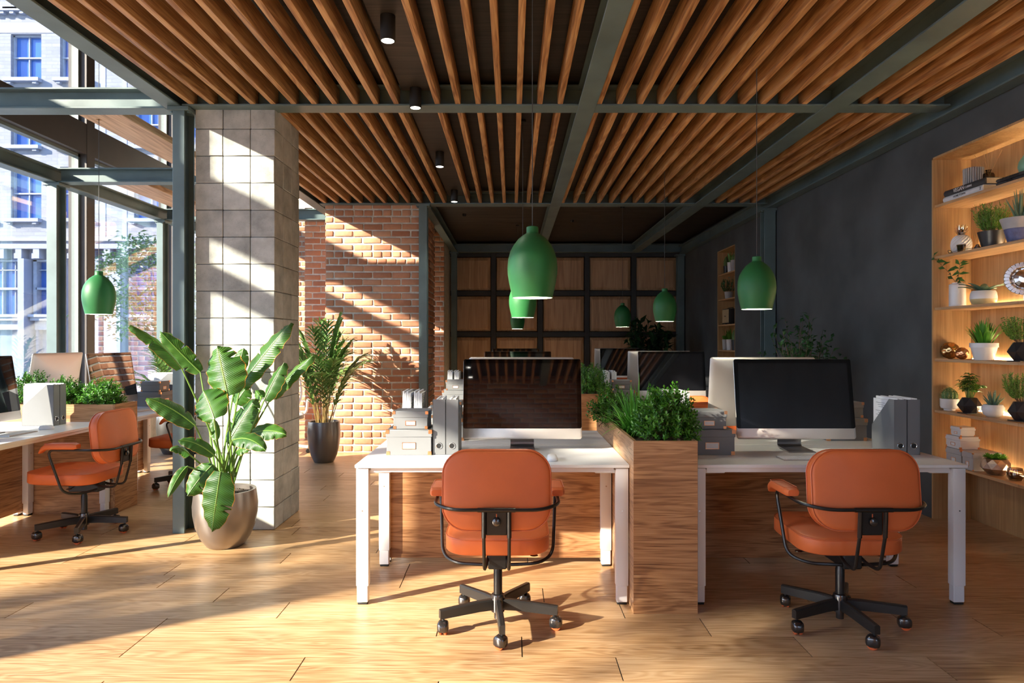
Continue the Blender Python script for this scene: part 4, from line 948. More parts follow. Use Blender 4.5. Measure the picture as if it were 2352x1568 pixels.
def banana_leaf(t, base, tip, width, ctrl_up=.0, roll=0.0, root=None, N_=None, fold=.12, seed=0, notch=3, curl=.0, mid=None, stem_r=.006):
    """blade along a curved midrib from base to tip + its petiole down to root"""
    base = Vector(base); tip = Vector(tip); rg = random.Random(seed); ax = tip-base; Ln = ax.length
    mid = Vector(mid) if mid else (base+tip)/2+Vector((0, 0, ctrl_up*Ln)); Nn = Vector(N_ or (0, -1, .25)).normalized()
    n = 44; m = 5; rows = []; info = []
    cuts = {}
    for k in range(notch):
        cuts[(rg.randrange(7, n-6), rg.choice((-1, 1)))] = rg.uniform(.30, .62)
    for i in range(n+1):
        tt = i/n; p = base*(1-tt)**2+mid*2*tt*(1-tt)+tip*tt*tt; T = ((mid-base)*(1-tt)+(tip-mid)*tt).normalized()
        S = T.cross(Nn); S = S.normalized() if S.length > 1e-5 else Vector((1, 0, 0)); Np = S.cross(T)
        S = (S*math.cos(roll)+Np*math.sin(roll)).normalized(); Np = S.cross(T)
        w_ = width*.5*(max(0, math.sin(math.pi*min(1, (tt*.93+.055))**.82))**.62)
        if tt > .93: w_ *= (1-(tt-.93)/.07*.85)
        r_ = []
        for j in range(-m, m+1):
            u = j/m; sg = 1 if u > 0 else -1; ww = w_
            lim = cuts.get((i, sg)); 
            if lim and abs(u) > lim-.2: ww = w_*lim/max(abs(u), .01)
            wav = .010*math.sin(tt*31+sg*2+seed)*abs(u)**2*width*3.5
            # veins sweep forward towards the tip
            q = p+S*(u*ww)+T*(abs(u)*ww*.12)+Np*(-fold*width*(abs(u)**1.4)+wav-curl*width*(u*u))
            r_.append(q)
        rows.append(r_); info.append(tt)
    mb = MB(); lay = mb.bm.verts.layers.float_vector.new('leaf'); V = []
    for tt, r_ in zip(info, rows):
        vr = []
        for j, q in enumerate(r_):
            v = mb.bm.verts.new(q); v[lay] = (tt, (j-m)/m, 0); vr.append(v)
        V.append(vr)
    for i in range(n):
        for j in range(2*m):
            f = (V[i][j], V[i][j+1], V[i+1][j+1], V[i+1][j])
            mb.bm.faces.new(f)
    o = mb.build('leaf', M['banana'], t, ang=80, flip=False)
    pts = [Vector(root), Vector(root)*.55+base*.45+Vector((0, 0, .05)), base]
    tb = MB().tube(pts, .009, 7, 6, stem_r*.75); tb.build('leaf_stem', M['stem'], o)
    P = [base*(1-k/10)**2+mid*2*(k/10)*(1-k/10)+tip*(k/10)**2 for k in range(11)]
    MB().tube(P, stem_r*.75, 6, 0, .0012).build('midrib', M['stem'], o); return o
t = thing('banana_plant', 'tall plant with big torn paddle leaves in a pewter pot beside the concrete column', 'potted plant', (-1.972, 4.70, 0))
pot_round(M['pot'], .125, .198, .212, .385, t, wall=.02)
BP = Vector((-1.972, 4.70, 0))
def lp(x, y, Y): return at(300+x/2.657, 700+y/2.657, Y)-BP
LV = [  # base(x,y,Y), tip(x,y,Y), width px in the zoomed plot, up, normal, fold, notches, curl
 ((595,557,4.50),(528,250,4.52),262,.0,(-.15,-1,.15),.06,3,.10),
 ((512,697,4.40),(440,520,4.50),225,.10,(-.25,-1,.5),.05,2,.08),
 ((668,500,4.75),(980,108,4.72),158,.06,(-.55,-1,.30),.10,3,.05),
 ((312,388,4.50),(0,122,4.30),92,.16,(.35,-.7,.8),.25,1,.10),
 ((425,410,4.85),(180,160,4.80),120,-.03,(.5,-1,.35),.05,3,.05),
 ((815,582,4.55),(937,352,4.55),118,.08,(-.5,-1,.2),.14,1,.1),
 ((862,560,4.72),(1112,312,4.60),105,.12,(-.6,-.9,.5),.15,1,.1),
 ((395,735,4.42),(98,566,4.30),128,.12,(.35,-.8,.65),.16,1,.1),
 ((590,845,4.68),(762,572,4.70),190,.02,(-.35,-1,.25),.08,3,.08),
 ((622,826,4.35),(822,885,4.25),120,.28,(-.1,-.8,.8),.10,1,.08),
 ((705,800,4.60),(946,790,4.50),120,.20,(.1,-.9,.6),.10,3,.08),
 ((512,918,4.40),(290,825,4.30),92,.22,(.1,-.85,.7),.10,1,.08),
 ((362,915,4.45),(250,880,4.30),90,.25,(.2,-.8,.8),.10,1,.1),
 ((548,1018,4.34),(495,1386,4.36),205,.02,(-.05,-1,.12),.05,4,.06),
 ((500,975,4.50),(345,1165,4.42),150,.10,(.15,-1,.35),.08,2,.08),
 ((345,985,4.42),(228,1175,4.30),62,.20,(.6,-1,.4),.20,0,.1),
 ((640,605,4.85),(712,500,4.90),120,.05,(-.2,-1,.2),.08,1,.08),
 ((650,420,4.95),(690,262,5.00),95,.05,(.1,-1,.1),.08,1,.05),
 ((520,820,4.62),(505,690,4.70),62,.02,(.5,-1,.1),.1,0,.1),
 ((640,900,4.60),(720,880,4.50),80,.20,(0,-.8,.6),.1,0,.1),
 ((800,570,4.80),(760,520,4.85),70,.0,(0,-1,.2),.1,1,.1),
]
for i, (b, tp, wpx, up, nn, fo, no_, cu_) in enumerate(LV):
    Y = (b[2]+tp[2])/2; a = i*2.4; root = Vector((.05*math.cos(a), .05*math.sin(a), .35))
    banana_leaf(t, lp(*b), lp(*tp), wpx/2.657/1568*Y, up, 0, root, nn, fo, i, no_, cu_)
# small shoots
sh = MB()
for i in range(9): a = i*.7; sh.tube([(.04*math.cos(a), .04*math.sin(a), .35), (.06*math.cos(a), .05*math.sin(a), .55+.02*i)], .008, 6, 0, .004)
sh.build('stem', M['stem'], t)

def palm(loc, lab, h, spread, nst, seed, potd=None, mat_pot='pot2', only_top=0):
    t = thing('potted_palm', lab, 'potted plant', loc); rg = random.Random(seed); ph = potd[3] if potd else .4
    pot_round(M[mat_pot], potd[0], potd[1], potd[2], ph, t, wall=.018)
    cl = Cloud(); st = MB()
    for i in range(nst):
        a = rg.uniform(0, 6.283); rad = potd[1]*.45*math.sqrt(rg.random()); p0 = Vector((rad*math.cos(a), rad*math.sin(a), ph*.9)); a2 = a+rg.uniform(-.7, .7); k = rg.random()
        top = p0+Vector((math.cos(a2)*spread*(.25+.75*k), math.sin(a2)*spread*(.25+.75*k), (h-ph)*(1-.62*k*rg.uniform(.7, 1.1)))); md = p0*.45+top*.55+Vector((0, 0, .16*(h-ph)))-Vector((math.cos(a2), math.sin(a2), 0))*spread*.12
        P = [p0*(1-u)**2+md*2*u*(1-u)+top*u*u for u in [q/14 for q in range(15)]]
        st.tube(P, .0055, 5, 0, .002); start = 4 if k < .5 else 3
        for j in range(start, 15):
            T = (P[min(j+1, 14)]-P[j-1]).normalized(); S = T.cross(Vector((0, 0, 1))); S = S.normalized() if S.length > .01 else Vector((1, 0, 0)); f = math.sin(math.pi*(j-start+1.2)/(15-start+1.5)); ll = (.12+.19*f)*h/1.75
            for sg in (-1, 1):
                for q in (0,):
                    pp = P[j]+T*q*(P[j]-P[j-1]).length; cl.blade(pp, T*.75+S*sg*(.75-.02*j)+Vector((0, 0, .15+rg.uniform(-.12, .12))), Vector((0, 0, 1))+S*sg*.2, ll*rg.uniform(.85, 1.1), .034*h/1.75, .40, 4)
        cl.blade(P[-1], (P[-1]-P[-2]), Vector((0, 0, 1)), .16, .016, .3, 3)
    st.build('canes', M['cane'], t); cl.build('fronds', M['palm'], t, True); return t
palm((-2.19, 7.95, 0), 'feathery palm in a dark pewter pot in front of the sunlit brick pier', 1.72, .48, 30, 11, (.115, .180, .188, .475))
palm((-4.25, 8.55, 0), 'palm by the windows, its fronds showing left of the steel column', 1.5, .5, 13, 12, (.115, .180, .188, .475))

def sprig_bush(cl, st, c, r, n, ll, lw, rg, per=16, base=None, flat=.0):
    c = Vector(c); base = Vector(base) if base else c-Vector((0, 0, r[2]*.8))
    for i in range(n):
        a = rg.uniform(0, 6.283); u = rg.uniform(-.35, 1); q = math.sqrt(max(0, 1-u*u)); k = rg.uniform(.55, 1.08)
        e_ = c+Vector((r[0]*q*math.cos(a)*k, r[1]*q*math.sin(a)*k, r[2]*u*k)); b = base+Vector((rg.gauss(0, r[0]*.25), rg.gauss(0, r[1]*.25), 0)); d = (e_-b); 
        if st is not None and i % 3 == 0: st.tube([b, b+d*.6, e_], .0018, 4, 0, .0008)
        dn = (e_-c).normalized()*.7+Vector((rg.gauss(0, .35), rg.gauss(0, .35), .45+rg.gauss(0, .2))); dn.normalize(); tw = dn.orthogonal().normalized(); L_ = ll*3.2
        for j in range(per):
            tt = j/per; p = e_+dn*L_*(tt-.6); ang = j*2.4; sd_ = (Matrix.Rotation(ang, 3, dn) @ tw); dd = dn*.75+sd_; cl.leaf(p, dd, dn, ll*rg.uniform(.75, 1.15), lw, .15)
def shrub(cl_, x, y, lab, r, z=.84, n=150, seed=1, ll=.025, lw=.0125, per=13, wx=0):
    X, Y, rz = TW(cl_, x, y); t = thing('boxwood_shrub', lab, 'shrub', (X, Y, z), rz, 'planter shrubs'); rg = random.Random(seed); c = Cloud(); st = MB()
    sprig_bush(c, st, (0, 0, r[2]*.55), r, n, ll, lw, rg, per, (0, 0, .0)); c.build('foliage', M['bush'], t); st.build('twigs', M['twig'], t); return t
def grass(cl_, x, y, lab, h, rad, n, z=.835, seed=1):
    X, Y, rz = TW(cl_, x, y); t = Cloud(); rg = random.Random(seed)
    for i in range(n):
        a = rg.uniform(0, 6.283); k = rg.random()**.7; t.blade(Vector((rg.gauss(0, .02), rg.gauss(0, .02), 0)), Vector((math.cos(a)*k*.9, math.sin(a)*k*.9, 1.1-.5*k)), Vector((-math.cos(a), -math.sin(a), .5)), h*rg.uniform(.7, 1.15), .010, .55*k, 5)
    o = t.build('grass_clump', M['grass']); o.location = (X, Y, z); o.rotation_euler = (0, 0, rz); return tag(o, lab, 'grass plant', 'planter grasses')
shrub(0, .83, 3.68, 'bushy green shrub at the near end of the front planter', (.155, .13, .20), n=380, seed=1)
shrub(0, .66, 4.48, 'dark green shrub spilling over the left side of the front planter', (.14, .14, .16), n=170, seed=2)
grass(0, .735, 4.10, 'clump of bright strap grass between the shrubs of the front planter', .35, .1, 170, seed=3)
shrub(0, .86, 4.55, 'low shrub in the middle of the front planter', (.13, .18, .10), n=120, seed=4)
shrub(0, .80, 4.80, 'low shrub at the far end of the front planter', (.13, .15, .09), n=110, seed=5)
shrub(1, .77, 3.82, 'dense shrub in the second row planter, beside the front monitor', (.20, .26, .20), n=300, seed=6, ll=.026, lw=.011)
shrub(1, .80, 4.5, 'low shrub in the second row planter behind the dense one', (.15, .25, .10), n=90, seed=7, ll=.026, lw=.012)
shrub(2, .79, 4.0, 'shrub in the farthest planter', (.15, .3, .12), n=70, seed=8, ll=.03, lw=.014)
shrub('L', .79, 3.79, 'shrub at the right end of the window-side planter', (.14, .16, .15), n=240, seed=9)
shrub('L', .80, 4.10, 'shrub in the middle of the window-side planter', (.14, .15, .16), n=220, seed=10)
shrub('L', .80, 4.40, 'tallest shrub of the window-side planter, before the silver monitor', (.14, .15, .19), n=220, seed=11)
grass('L', .82, 4.60, 'clump of strap grass in the window-side planter', .24, .1, 60, seed=12)
# weeping fig in front of the charcoal wall, rubber plant in the far corner
def woody(nm, lab, loc, h, r, zc, nb, mat, ll, lw, seed, potd, fold=.2, per=9, droop=0):
    t = thing(nm, lab, 'potted plant', loc); rg = random.Random(seed); pot_round(M['pot2'], *potd, t, wall=.018); c = Cloud(); st = MB(); z0 = potd[3]*.9
    for i in range(nb):
        a = rg.uniform(0, 6.283); u = rg.uniform(-.55, 1); q = math.sqrt(max(0, 1-u*u)); k = rg.uniform(.5, 1.05); e_ = Vector((r*q*math.cos(a)*k, r*q*math.sin(a)*k, zc+u*(h-zc)*k)); b = Vector((rg.gauss(0, .02), rg.gauss(0, .02), z0)); m_ = Vector((e_.x*.45, e_.y*.45, z0+(e_.z-z0)*.55)); P = catmull([b, m_, e_], 8)
        st.tube(P, .006, 5, 0, .0015)
        for j in range(per):
            idx = 16-j if j < 12 else 5; p = P[max(4, min(16, 16-j))]; d = (P[-1]-P[-4]).normalized()*.5+Vector((rg.gauss(0, .7), rg.gauss(0, .7), rg.gauss(.15-droop, .5))); c.leaf(p, d, Vector((rg.gauss(0, .3), rg.gauss(-.3, .3), 1)), ll*rg.uniform(.7, 1.15), lw, fold, .25)
    st.build('branches', M['twig'], t); c.build('foliage', mat, t); return t
woody('weeping_fig', 'leafy fig tree in front of the charcoal wall behind the front right monitor', (2.86, 6.72, 0), 1.66, .40, 1.28, 75, M['ficus'], .085, .034, 21, (.12, .17, .18, .42), per=8, droop=.15)
woody('rubber_plant', 'dark glossy rubber plant before the panel wall in the far right corner', (2.42, 12.2, 0), 1.80, .44, 1.42, 60, M['rubber'], .19, .085, 22, (.12, .17, .18, .42), per=7)

# ================================================================ SHELF OBJECTS
def sY(px, X): return X*1568/(px-1176)
def book(lab, x0, x1, ya, yb, z, th, mat, grp=None):
    """closed book lying flat, spine towards the room (-x)"""
    t = thing('book', lab, 'book', (x0, ya, z), 0, grp); L_ = yb-ya; D = x1-x0; m = MB(); sp_ = [(.0+.012*(1-math.cos(a)) if False else .010*(1-math.sin(math.pi*k/8)), th*k/8) for k, a in enumerate([0]*9)]
    poly = sp_+[(D, th), (D, th-.0025), (.014, th-.0025), (.014, .0025), (D, .0025), (D, 0)]
    m.prism(poly, 0, L_); m.build('cover', mat, t, ang=60); MB().box(.0145, D-.006, .004, L_-.004, .0026, th-.0026).build('page_block', M['pages'], t, smooth=False); return t
TM = lambda x, y, z: Matrix(((0, 0, -1, x), (-1, 0, 0, y), (0, 1, 0, z), (0, 0, 0, 1)))
z1 = SZ[0]
B1 = book('white book with HOME TOWN on its spine, under the black one, top niche shelf', 3.345, 3.60, 4.86, 5.30, z1, .044, M['cover_white'])
text_obj('lettering', 'HOME TOWN', .022, M['ink'], B1, TM(-.0006, .315, .022))
text_obj('lettering', '2', .03, M['ink'], B1, TM(-.0006, .025, .022))
B2 = book('black book with VEGAN CUISINE on its spine, top niche shelf', 3.345, 3.60, 4.83, 5.29, z1+.0445, .045, M['cover_dark'])
text_obj('lettering', 'VEGAN', .040, M['paper'], B2, TM(-.0006, .345, .022), sx_=.95); text_obj('lettering', 'CUISINE', .0215, M['paper'], B2, TM(-.0006, .215, .020))
tx = text_obj('lettering', 'hardback', .012, M['paper'], B2, Matrix(((0, 0, -1, -.0006), (0, -1, 0, .012), (-1, 0, 0, .04), (0, 0, 0, 1)))) if False else None
B3 = book('dark thin book lying under WILLEM DIEPRAAM, right part of top shelf', 3.345, 3.56, 4.22, 4.72, z1, .022, M['cover_dark'])
text_obj('lettering', 'Rinefic', .024, M['ink'], B3, TM(-.0006, .40, .011))
B4 = book('dark grey book with WILLEM DIEPRAAM on its spine, right part of top shelf', 3.345, 3.56, 4.22, 4.72, z1+.0225, .024, M['cover_dark'])
text_obj('lettering', 'WILLEM DIEPRAAM', .020, M['ink'], B4, TM(-.0006, .46, .012))
zt = z1+.0905
t = thing('ribbed_vase', 'pale grey vertically ribbed round vase on the black VEGAN book', 'vase', (3.455, sY(2236, 3.455), zt))
pr = [(0, 0), (.042, 0), (.050, .008), (.052, .02), (.052, .115), (.046, .132), (.034, .138), (.034, .128), (0, .128)]; MB().lathe(pr, 32).build('body', M['box_lt'], t)
for k in range(26):
    a = 2*math.pi*k/26; m = MB(); m.box(.048, .068, -.0028, .0028, .004, .130, .002, 1, Matrix.Rotation(a, 4, 'Z')); m.build('rib', M['box_lt'], t, smooth=False)
t = thing('reed_diffuser', 'brown glass reed diffuser behind the ribbed vase on top shelf', 'diffuser', (3.52, sY(2270, 3.52), zt))
MB().lathe([(0, 0), (.036, 0), (.040, .008), (.040, .062), (.034, .076), (.016, .084), (.016, .098), (.022, .102), (0, .102)], 24).build('bottle', M['bottle'], t); MB().lathe([(0, .004), (.035, .004), (.036, .04), (0, .04)], 20).build('oil', M['black'], t)
for k, (a, q) in enumerate(((0, .02), (.7, .09), (1.5, .06), (2.2, .1), (3.1, .04), (3.9, .1), (4.6, .07), (5.5, .095))): MB().tube([(-.01*math.cos(a), -.01*math.sin(a), .02), (q*math.cos(a)*.8, q*math.sin(a), .235)], .0016, 5).build('reed', M['reed'], t)
t = MB().lathe([(0, 0), (.045, 0), (.068, .018), (.076, .048), (.070, .082), (.048, .118), (.030, .145), (.026, .165), (.027, .172), (.022, .172), (.020, .15), (0, .14)], 36).build('vase', M['mint'], ang=60)
t.location = (3.462, 4.55, z1+.047); tag(t, 'mint green bottle vase at the right edge of the top niche shelf', 'vase')
# second shelf
z = SZ[1]
t = thing('pineapple_ornament', 'white pineapple ornament with silver leaves on the second niche shelf', 'ornament', (3.47, sY(2208, 3.47), z))
m = MB(); rows_ = 15; mr = []
for i in range(rows_+1):
    u = i/rows_; th_ = -1.25+2.6*u; zz_ = .076+.076*math.sin(th_); rr_ = .070*math.cos(th_*.93)**.8
    mr.append([Vector((rr_*(1+.045*(1 if (k+i) % 2 else -1))*math.cos(2*math.pi*(k+.0)/30), rr_*(1+.045*(1 if (k+i) % 2 else -1))*math.sin(2*math.pi*k/30), zz_)) for k in range(30)])
m.loft(mr); m.build('body', M['ceramic'], t, smooth=False)
for k in range(18):
    a = k*2.4; q = (k % 3); c_ = Cloud(); c_.blade(Vector((.010*math.cos(a), .010*math.sin(a), .142)), Vector((math.cos(a)*(.25+.3*q), math.sin(a)*(.25+.3*q), 1)), Vector((math.cos(a), math.sin(a), 0)), .095-.018*q, .016, -.0, 4); c_.build('crown_leaf', M['silver'], t, True)
t = thing('wire_tray', 'thin oval wire tray in front of the pineapple ornament', 'tray', (3.385, sY(2212, 3.385), z))
m = MB(); P = [(.035*math.cos(a), .15*math.sin(a), .012) for a in [2*math.pi*k/32 for k in range(33)]]; m.tube(P, .002, 6); m.tube([(x, y, .002) for x, y, _ in P], .0018, 6); m.build('rim', M['tube'], t)
for sg in (-1, 1): MB().tube([(-.012, sg*.145, .010), (-.01, sg*.16, .032), (.01, sg*.16, .032), (.012, sg*.145, .010)], .0025, 6, 4).build('handle', M['tube'], t)
t = MB().lathe([(0, 0), (.024, 0), (.031, .055), (.033, .058), (.030, .058), (.023, .008), (0, .008)], 8).build('glass_tealight', M['smoke_glass'], smooth=False); t.location = (3.385, sY(2208, 3.385), z+.001); tag(t, 'faceted smoky glass tealight standing in the wire tray', 'tealight holder')
t = thing('reed_diffuser', 'small reed diffuser in the shadow beside the black rosemary pot', 'diffuser', (3.555, sY(2245, 3.555), z)); MB().lathe([(0, 0), (.022, 0), (.022, .05), (.010, .06), (.010, .07), (0, .07)], 16).build('bottle', M['bottle'], t)
for k in range(6): a = k*1.1; MB().tube([(0, 0, .03), (.04*math.cos(a), .05*math.sin(a), .19)], .0012, 4).build('reed', M['reed'], t)
def herb_pot(nm, lab, cat, px, X, z, pot_fn, plant_fn):
    t = thing(nm, lab, cat, (X, sY(px, X), z)); h = pot_fn(t); plant_fn(t, h); return t
def tpot(r0, r1, h, mat, saucer=None, rim=None, nm='pot'):
    def f(t):
        z0 = 0
        if saucer: MB().lathe([(0, 0), (r0*1.1, 0), (r0*1.2, .010), (0, .010)], 28).build('saucer', M['ceramic'], t); z0 = .010
        pr = [(0, z0), (r0, z0), (r1, z0+h)]
        if rim: pr = [(0, z0), (r0, z0), (r1*.92, z0+h-rim), (r1, z0+h-rim), (r1, z0+h)]
        pr += [(r1-.006, z0+h), (r1-.010, z0+h-.012), (0, z0+h-.012)]; MB().lathe(pr, 36).build(nm, mat, t, ang=30)
        MB().lathe([(0, z0+h-.008), (r1-.0105, z0+h-.010), (r1-.0105, z0+h-.013), (0, z0+h-.013)], 20).build('soil', M['soil'], t); return z0+h-.01
    return f
def facet_pot(r, h, mat, base=True):
    def f(t):
        m = MB(); z0 = .006 if base else 0
        if base: m.box(-r*.72, r*.72, -r*.72, r*.72, 0, .006, .001, 1)
        n = 6; R0 = [Vector((r*.62*math.cos(a), r*.62*math.sin(a), z0)) for a in [math.pi*2*k/n for k in range(n)]]; R1 = [Vector((r*1.02*math.cos(a), r*1.02*math.sin(a), z0+h*.48)) for a in [math.pi*2*(k+.5)/n for k in range(n)]]; R2 = [Vector((r*.66*math.cos(a), r*.66*math.sin(a), z0+h)) for a in [math.pi*2*k/n for k in range(n)]]
        for a_, b_ in ((R0, R1), (R1, R2)):
            for k in range(n):
                if a_ is R0: m.face(a_[k], a_[(k+1) % n], b_[k]); m.face(a_[(k+1) % n], b_[(k+1) % n], b_[k])
                else: m.face(a_[k], a_[(k+1) % n], b_[(k+1) % n]); m.face(a_[k], b_[(k+1) % n], b_[k])
        m.face(*R2); m.face(*R0); m.build('pot', mat, t, smooth=False); MB().lathe([(0, z0+h+.001), (r*.54, z0+h+.0005), (0, z0+h)], 6).build('soil', M['soil'], t); return z0+h
    return f
def rosemary(r, hh, n, mat='herb', ll=.03, lw=.0035, seed=1, fine=False):
    def f(t, h):
        rg = random.Random(seed); c = Cloud(); st = MB()
        for i in range(n):
            a = rg.uniform(0, 6.283); k = rg.random(); b = Vector((r*.3*math.cos(a), r*.3*math.sin(a), h)); e_ = b+Vector((math.cos(a)*r*k, math.sin(a)*r*k, hh*rg.uniform(.55, 1))); P = [b+(e_-b)*u+Vector((math.cos(a), math.sin(a), 0))*r*.15*math.sin(3.1*u) for u in [q/12 for q in range(13)]]
            if i % 2 == 0: st.tube(P[::3], .001, 4, 0, .0006)
            for q in range(2, 13):
                for s_ in range(2): d = (P[q]-P[q-1]).normalized()+Vector((rg.gauss(0, .6), rg.gauss(0, .6), rg.gauss(.1, .3))); c.leaf(P[q], d, Vector((rg.gauss(0, 1), rg.gauss(0, 1), 1)), ll*rg.uniform(.6, 1.1), lw, .1)
        c.build('foliage', M[mat], t); st.build('twigs', M['twig'], t)
    return f
def blades(n, hh, w_, spread, mat, droop=.25, seed=1, k_=5, r0=.02):
    def f(t, h):
        rg = random.Random(seed)
        c = Cloud()
        for i in range(n):
            a = i*2.399+rg.uniform(-.2, .2); k = rg.random(); c.blade(Vector((r0*math.cos(a)*k, r0*math.sin(a)*k, h-.002)), Vector((math.cos(a)*spread*(.2+k), math.sin(a)*spread*(.2+k), 1)), Vector((-math.cos(a), -math.sin(a), .4)), hh*rg.uniform(.7, 1.08), w_, droop*k, k_)
        c.build('foliage', M[mat], t, True)
    return f
def aloe(n, hh, w_, spread, seed=1):
    def f(t, h):
        rg = random.Random(seed); 
        for i in range(n):
            a = i*2.399; k = (i+.5)/n; d = Vector((math.cos(a)*spread*k, math.sin(a)*spread*k, 1.05-.35*k)).normalized(); m = MB(); L_ = hh*(1-.3*k)*rg.uniform(.85, 1.1); P = [Vector((.006*math.cos(a), .006*math.sin(a), h-.004))+d*L_*u+Vector((0, 0, .12*L_*u*u*spread)) for u in [q/5 for q in range(6)]]
            m.tube(P, w_*.5, 6, 0, w_*.05); m.build('leaf', M['aloe'], t)
            if i % 2 == 0:
                sp_ = MB()
                for q in range(1, 5): b = P[q]; sd_ = d.cross(Vector((0, 0, 1))).normalized(); rr_ = w_*.5*(1-q/5.2); sp_.box(b.x+sd_.x*rr_-.001, b.x+sd_.x*rr_+.001, b.y+sd_.y*rr_-.001, b.y+sd_.y*rr_+.001, b.z-.001, b.z+.001)
                sp_.build('leaf_spots', M['ceramic'], t, smooth=False)
    return f
herb_pot('rosemary_pot', 'rosemary in a matt black pot on the second niche shelf', 'potted plant', 2278, 3.465, SZ[1], tpot(.062, .090, .112, M['blackpot'], True), rosemary(.10, .20, 95, ll=.032, lw=.005, seed=3))
def band_pot(t):
    MB().lathe([(0, 0), (.066, 0), (.090, .096), (.088, .100), (0, .100)], 36).build('glazed_base', M['blue_band'], t); MB().lathe([(.092, .098), (.114, .165), (.113, .170), (.100, .170), (.098, .155), (0, .155), (0, .10), (.092, .098)], 36).build('upper_pot', M['concrete_pot'], t, ang=40); return .158
herb_pot('aloe_pot', 'spiky aloe in a concrete pot with blue band, right edge of second niche shelf', 'potted plant', 2342, 3.465, SZ[1], band_pot, aloe(13, .205, .026, .55, 5))
# third shelf
z = SZ[2]
t = thing('cylinder_vase', 'white ribbed cylinder vase with leafy twigs on the third niche shelf', 'vase', (3.45, sY(2199, 3.45), z))
pr = [(0, 0), (.050, 0), (.0575, .008)]
for k in range(1, 16): pr += [(.0575, .008+k*.0095), (.0562, .0125+k*.0095)]
pr += [(.0575, .168), (.052, .178), (.036, .182), (.036, .188), (.030, .188), (.030, .17), (0, .17)]
MB().lathe(pr, 36).build('vase', M['ceramic'], t, ang=70)
for k, (ex, ey, ez) in enumerate(((-.15, .06, .39), (-.02, -.06, .33))):
    P = catmull([Vector((0, 0, .17)), Vector((ex*.4, ey*.45, .17+(ez-.17)*.5)), Vector((ex, ey, ez))], 6); st = MB().tube(P, .0025, 5, 0, .001).build('twig', M['twig'], t); c = Cloud(); rg = random.Random(k+4)
    for j in range(2, 13):
        sg = 1 if j % 2 else -1; c.leaf(P[j], Vector((rg.gauss(0, .4), sg*1.0, .35+rg.gauss(0, .3))), Vector((-1, 0, .5)), .075, .030, .15, .2)
    c.build('leaves', M['ficus'], st, True)
t = thing('bowl_planter', 'leafy plant in a white and mustard bowl on the third niche shelf', 'potted plant', (3.46, sY(2259, 3.46), z))
MB().lathe([(0, 0), (.058, 0), (.076, .014), (.0845, .036), (.086, .044)], 36, cap=False).build('glazed_base', M['yellow_base'], t); MB().lathe([(.086, .044), (.0865, .06), (.082, .088), (.074, .104), (.068, .104), (.068, .095), (0, .095)], 36, cap=False).build('bowl', M['ceramic'], t)
c = Cloud(); rg = random.Random(8)
for i in range(12): a = i*2.399; c.blade(Vector((0, 0, .09)), Vector((math.cos(a)*.9, math.sin(a)*.9, .55+.5*rg.random())), Vector((0, 0, 1)), .19*rg.uniform(.8, 1.1), .050, .30, 6)
c.build('foliage', M['aloe'], t, True)
t = thing('silver_ornament', 'round silver shell ornament on a stand, right edge of the third niche shelf', 'ornament', (3.45, 4.60, z))
Tq = Matrix.Translation((0, 0, .158)) @ Matrix.Rotation(R(-72), 4, 'Z').to_4x4() @ Matrix.Rotation(R(90), 4, 'X'); Tq = Matrix.Translation((0, 0, .158)) @ Matrix.Rotation(R(-35), 4, 'Z') @ Matrix.Rotation(R(90), 4, 'X')
MB().lathe([(0, .030), (.03, .026), (.055, .014), (.072, -.002), (.078, -.010), (0, -.012)], 12, M=Tq).build('shell_dome', M['silver'], t, smooth=False)
for k in range(26): a = 2*math.pi*k/26; m = MB(); m.box(.078, .112, -.0125, .0125, -.010, .008, .003, 1, Tq @ Matrix.Rotation(a, 4, 'Z')); m.build('rim_plate', M['silver'], t)
MB().cyl((0, 0, .006), (0, 0, .05), .003).build('stand_rod', M['silver'], t); MB().box(-.03, .03, -.12, .14, 0, .007, .001, 1).build('stand_base', M['silver'], t)
# fourth shelf
z = SZ[3]
def dimple_sphere(lab, px, X, z, r, mat):
    m = MB(); pts = []; n = 40
    for k in range(46): y_ = 1-2*(k+.5)/46; a = k*2.39996; q = math.sqrt(1-y_*y_); pts.append(Vector((q*math.cos(a), q*math.sin(a), y_)))
    rr = []
    for i in range(1, 32):
        th_ = math.pi*i/32; row = []
        for j in range(n*1):
            a = 2*math.pi*j/n; d = Vector((math.sin(th_)*math.cos(a), math.sin(th_)*math.sin(a), -math.cos(th_))); dd = max(d.dot(p) for p in pts); row.append(d*r*(1-.10*max(0, (dd-.972)/.028))+Vector((0, 0, r)))
        rr.append(row)
    m.loft(rr); o = m.build('dimpled_sphere', mat, ang=80); o.location = (X, sY(px, X), z); return tag(o, lab, 'ornament')
dimple_sphere('large gold dimpled sphere on the fourth niche shelf', 2182, 3.43, z, .066, M['gold']); dimple_sphere('small copper dimpled sphere leaning by the gold one', 2209.5, 3.40, z, .046, M['copper'])
herb_pot('grass_pot', 'bright green grass in a white rimmed pot on the fourth niche shelf', 'potted plant', 2260, 3.46, z, tpot(.062, .091, .125, M['ceramic'], None, .032), blades(110, .19, .016, .45, 'grass', .3, 9, 5, .05))
herb_pot('herb_pot', 'airy herb in a black faceted pot, right edge of the fourth niche shelf', 'potted plant', 2348, 3.46, z, facet_pot(.085, .125, M['blackpot']), rosemary(.11, .17, 120, ll=.013, lw=.010, seed=5))
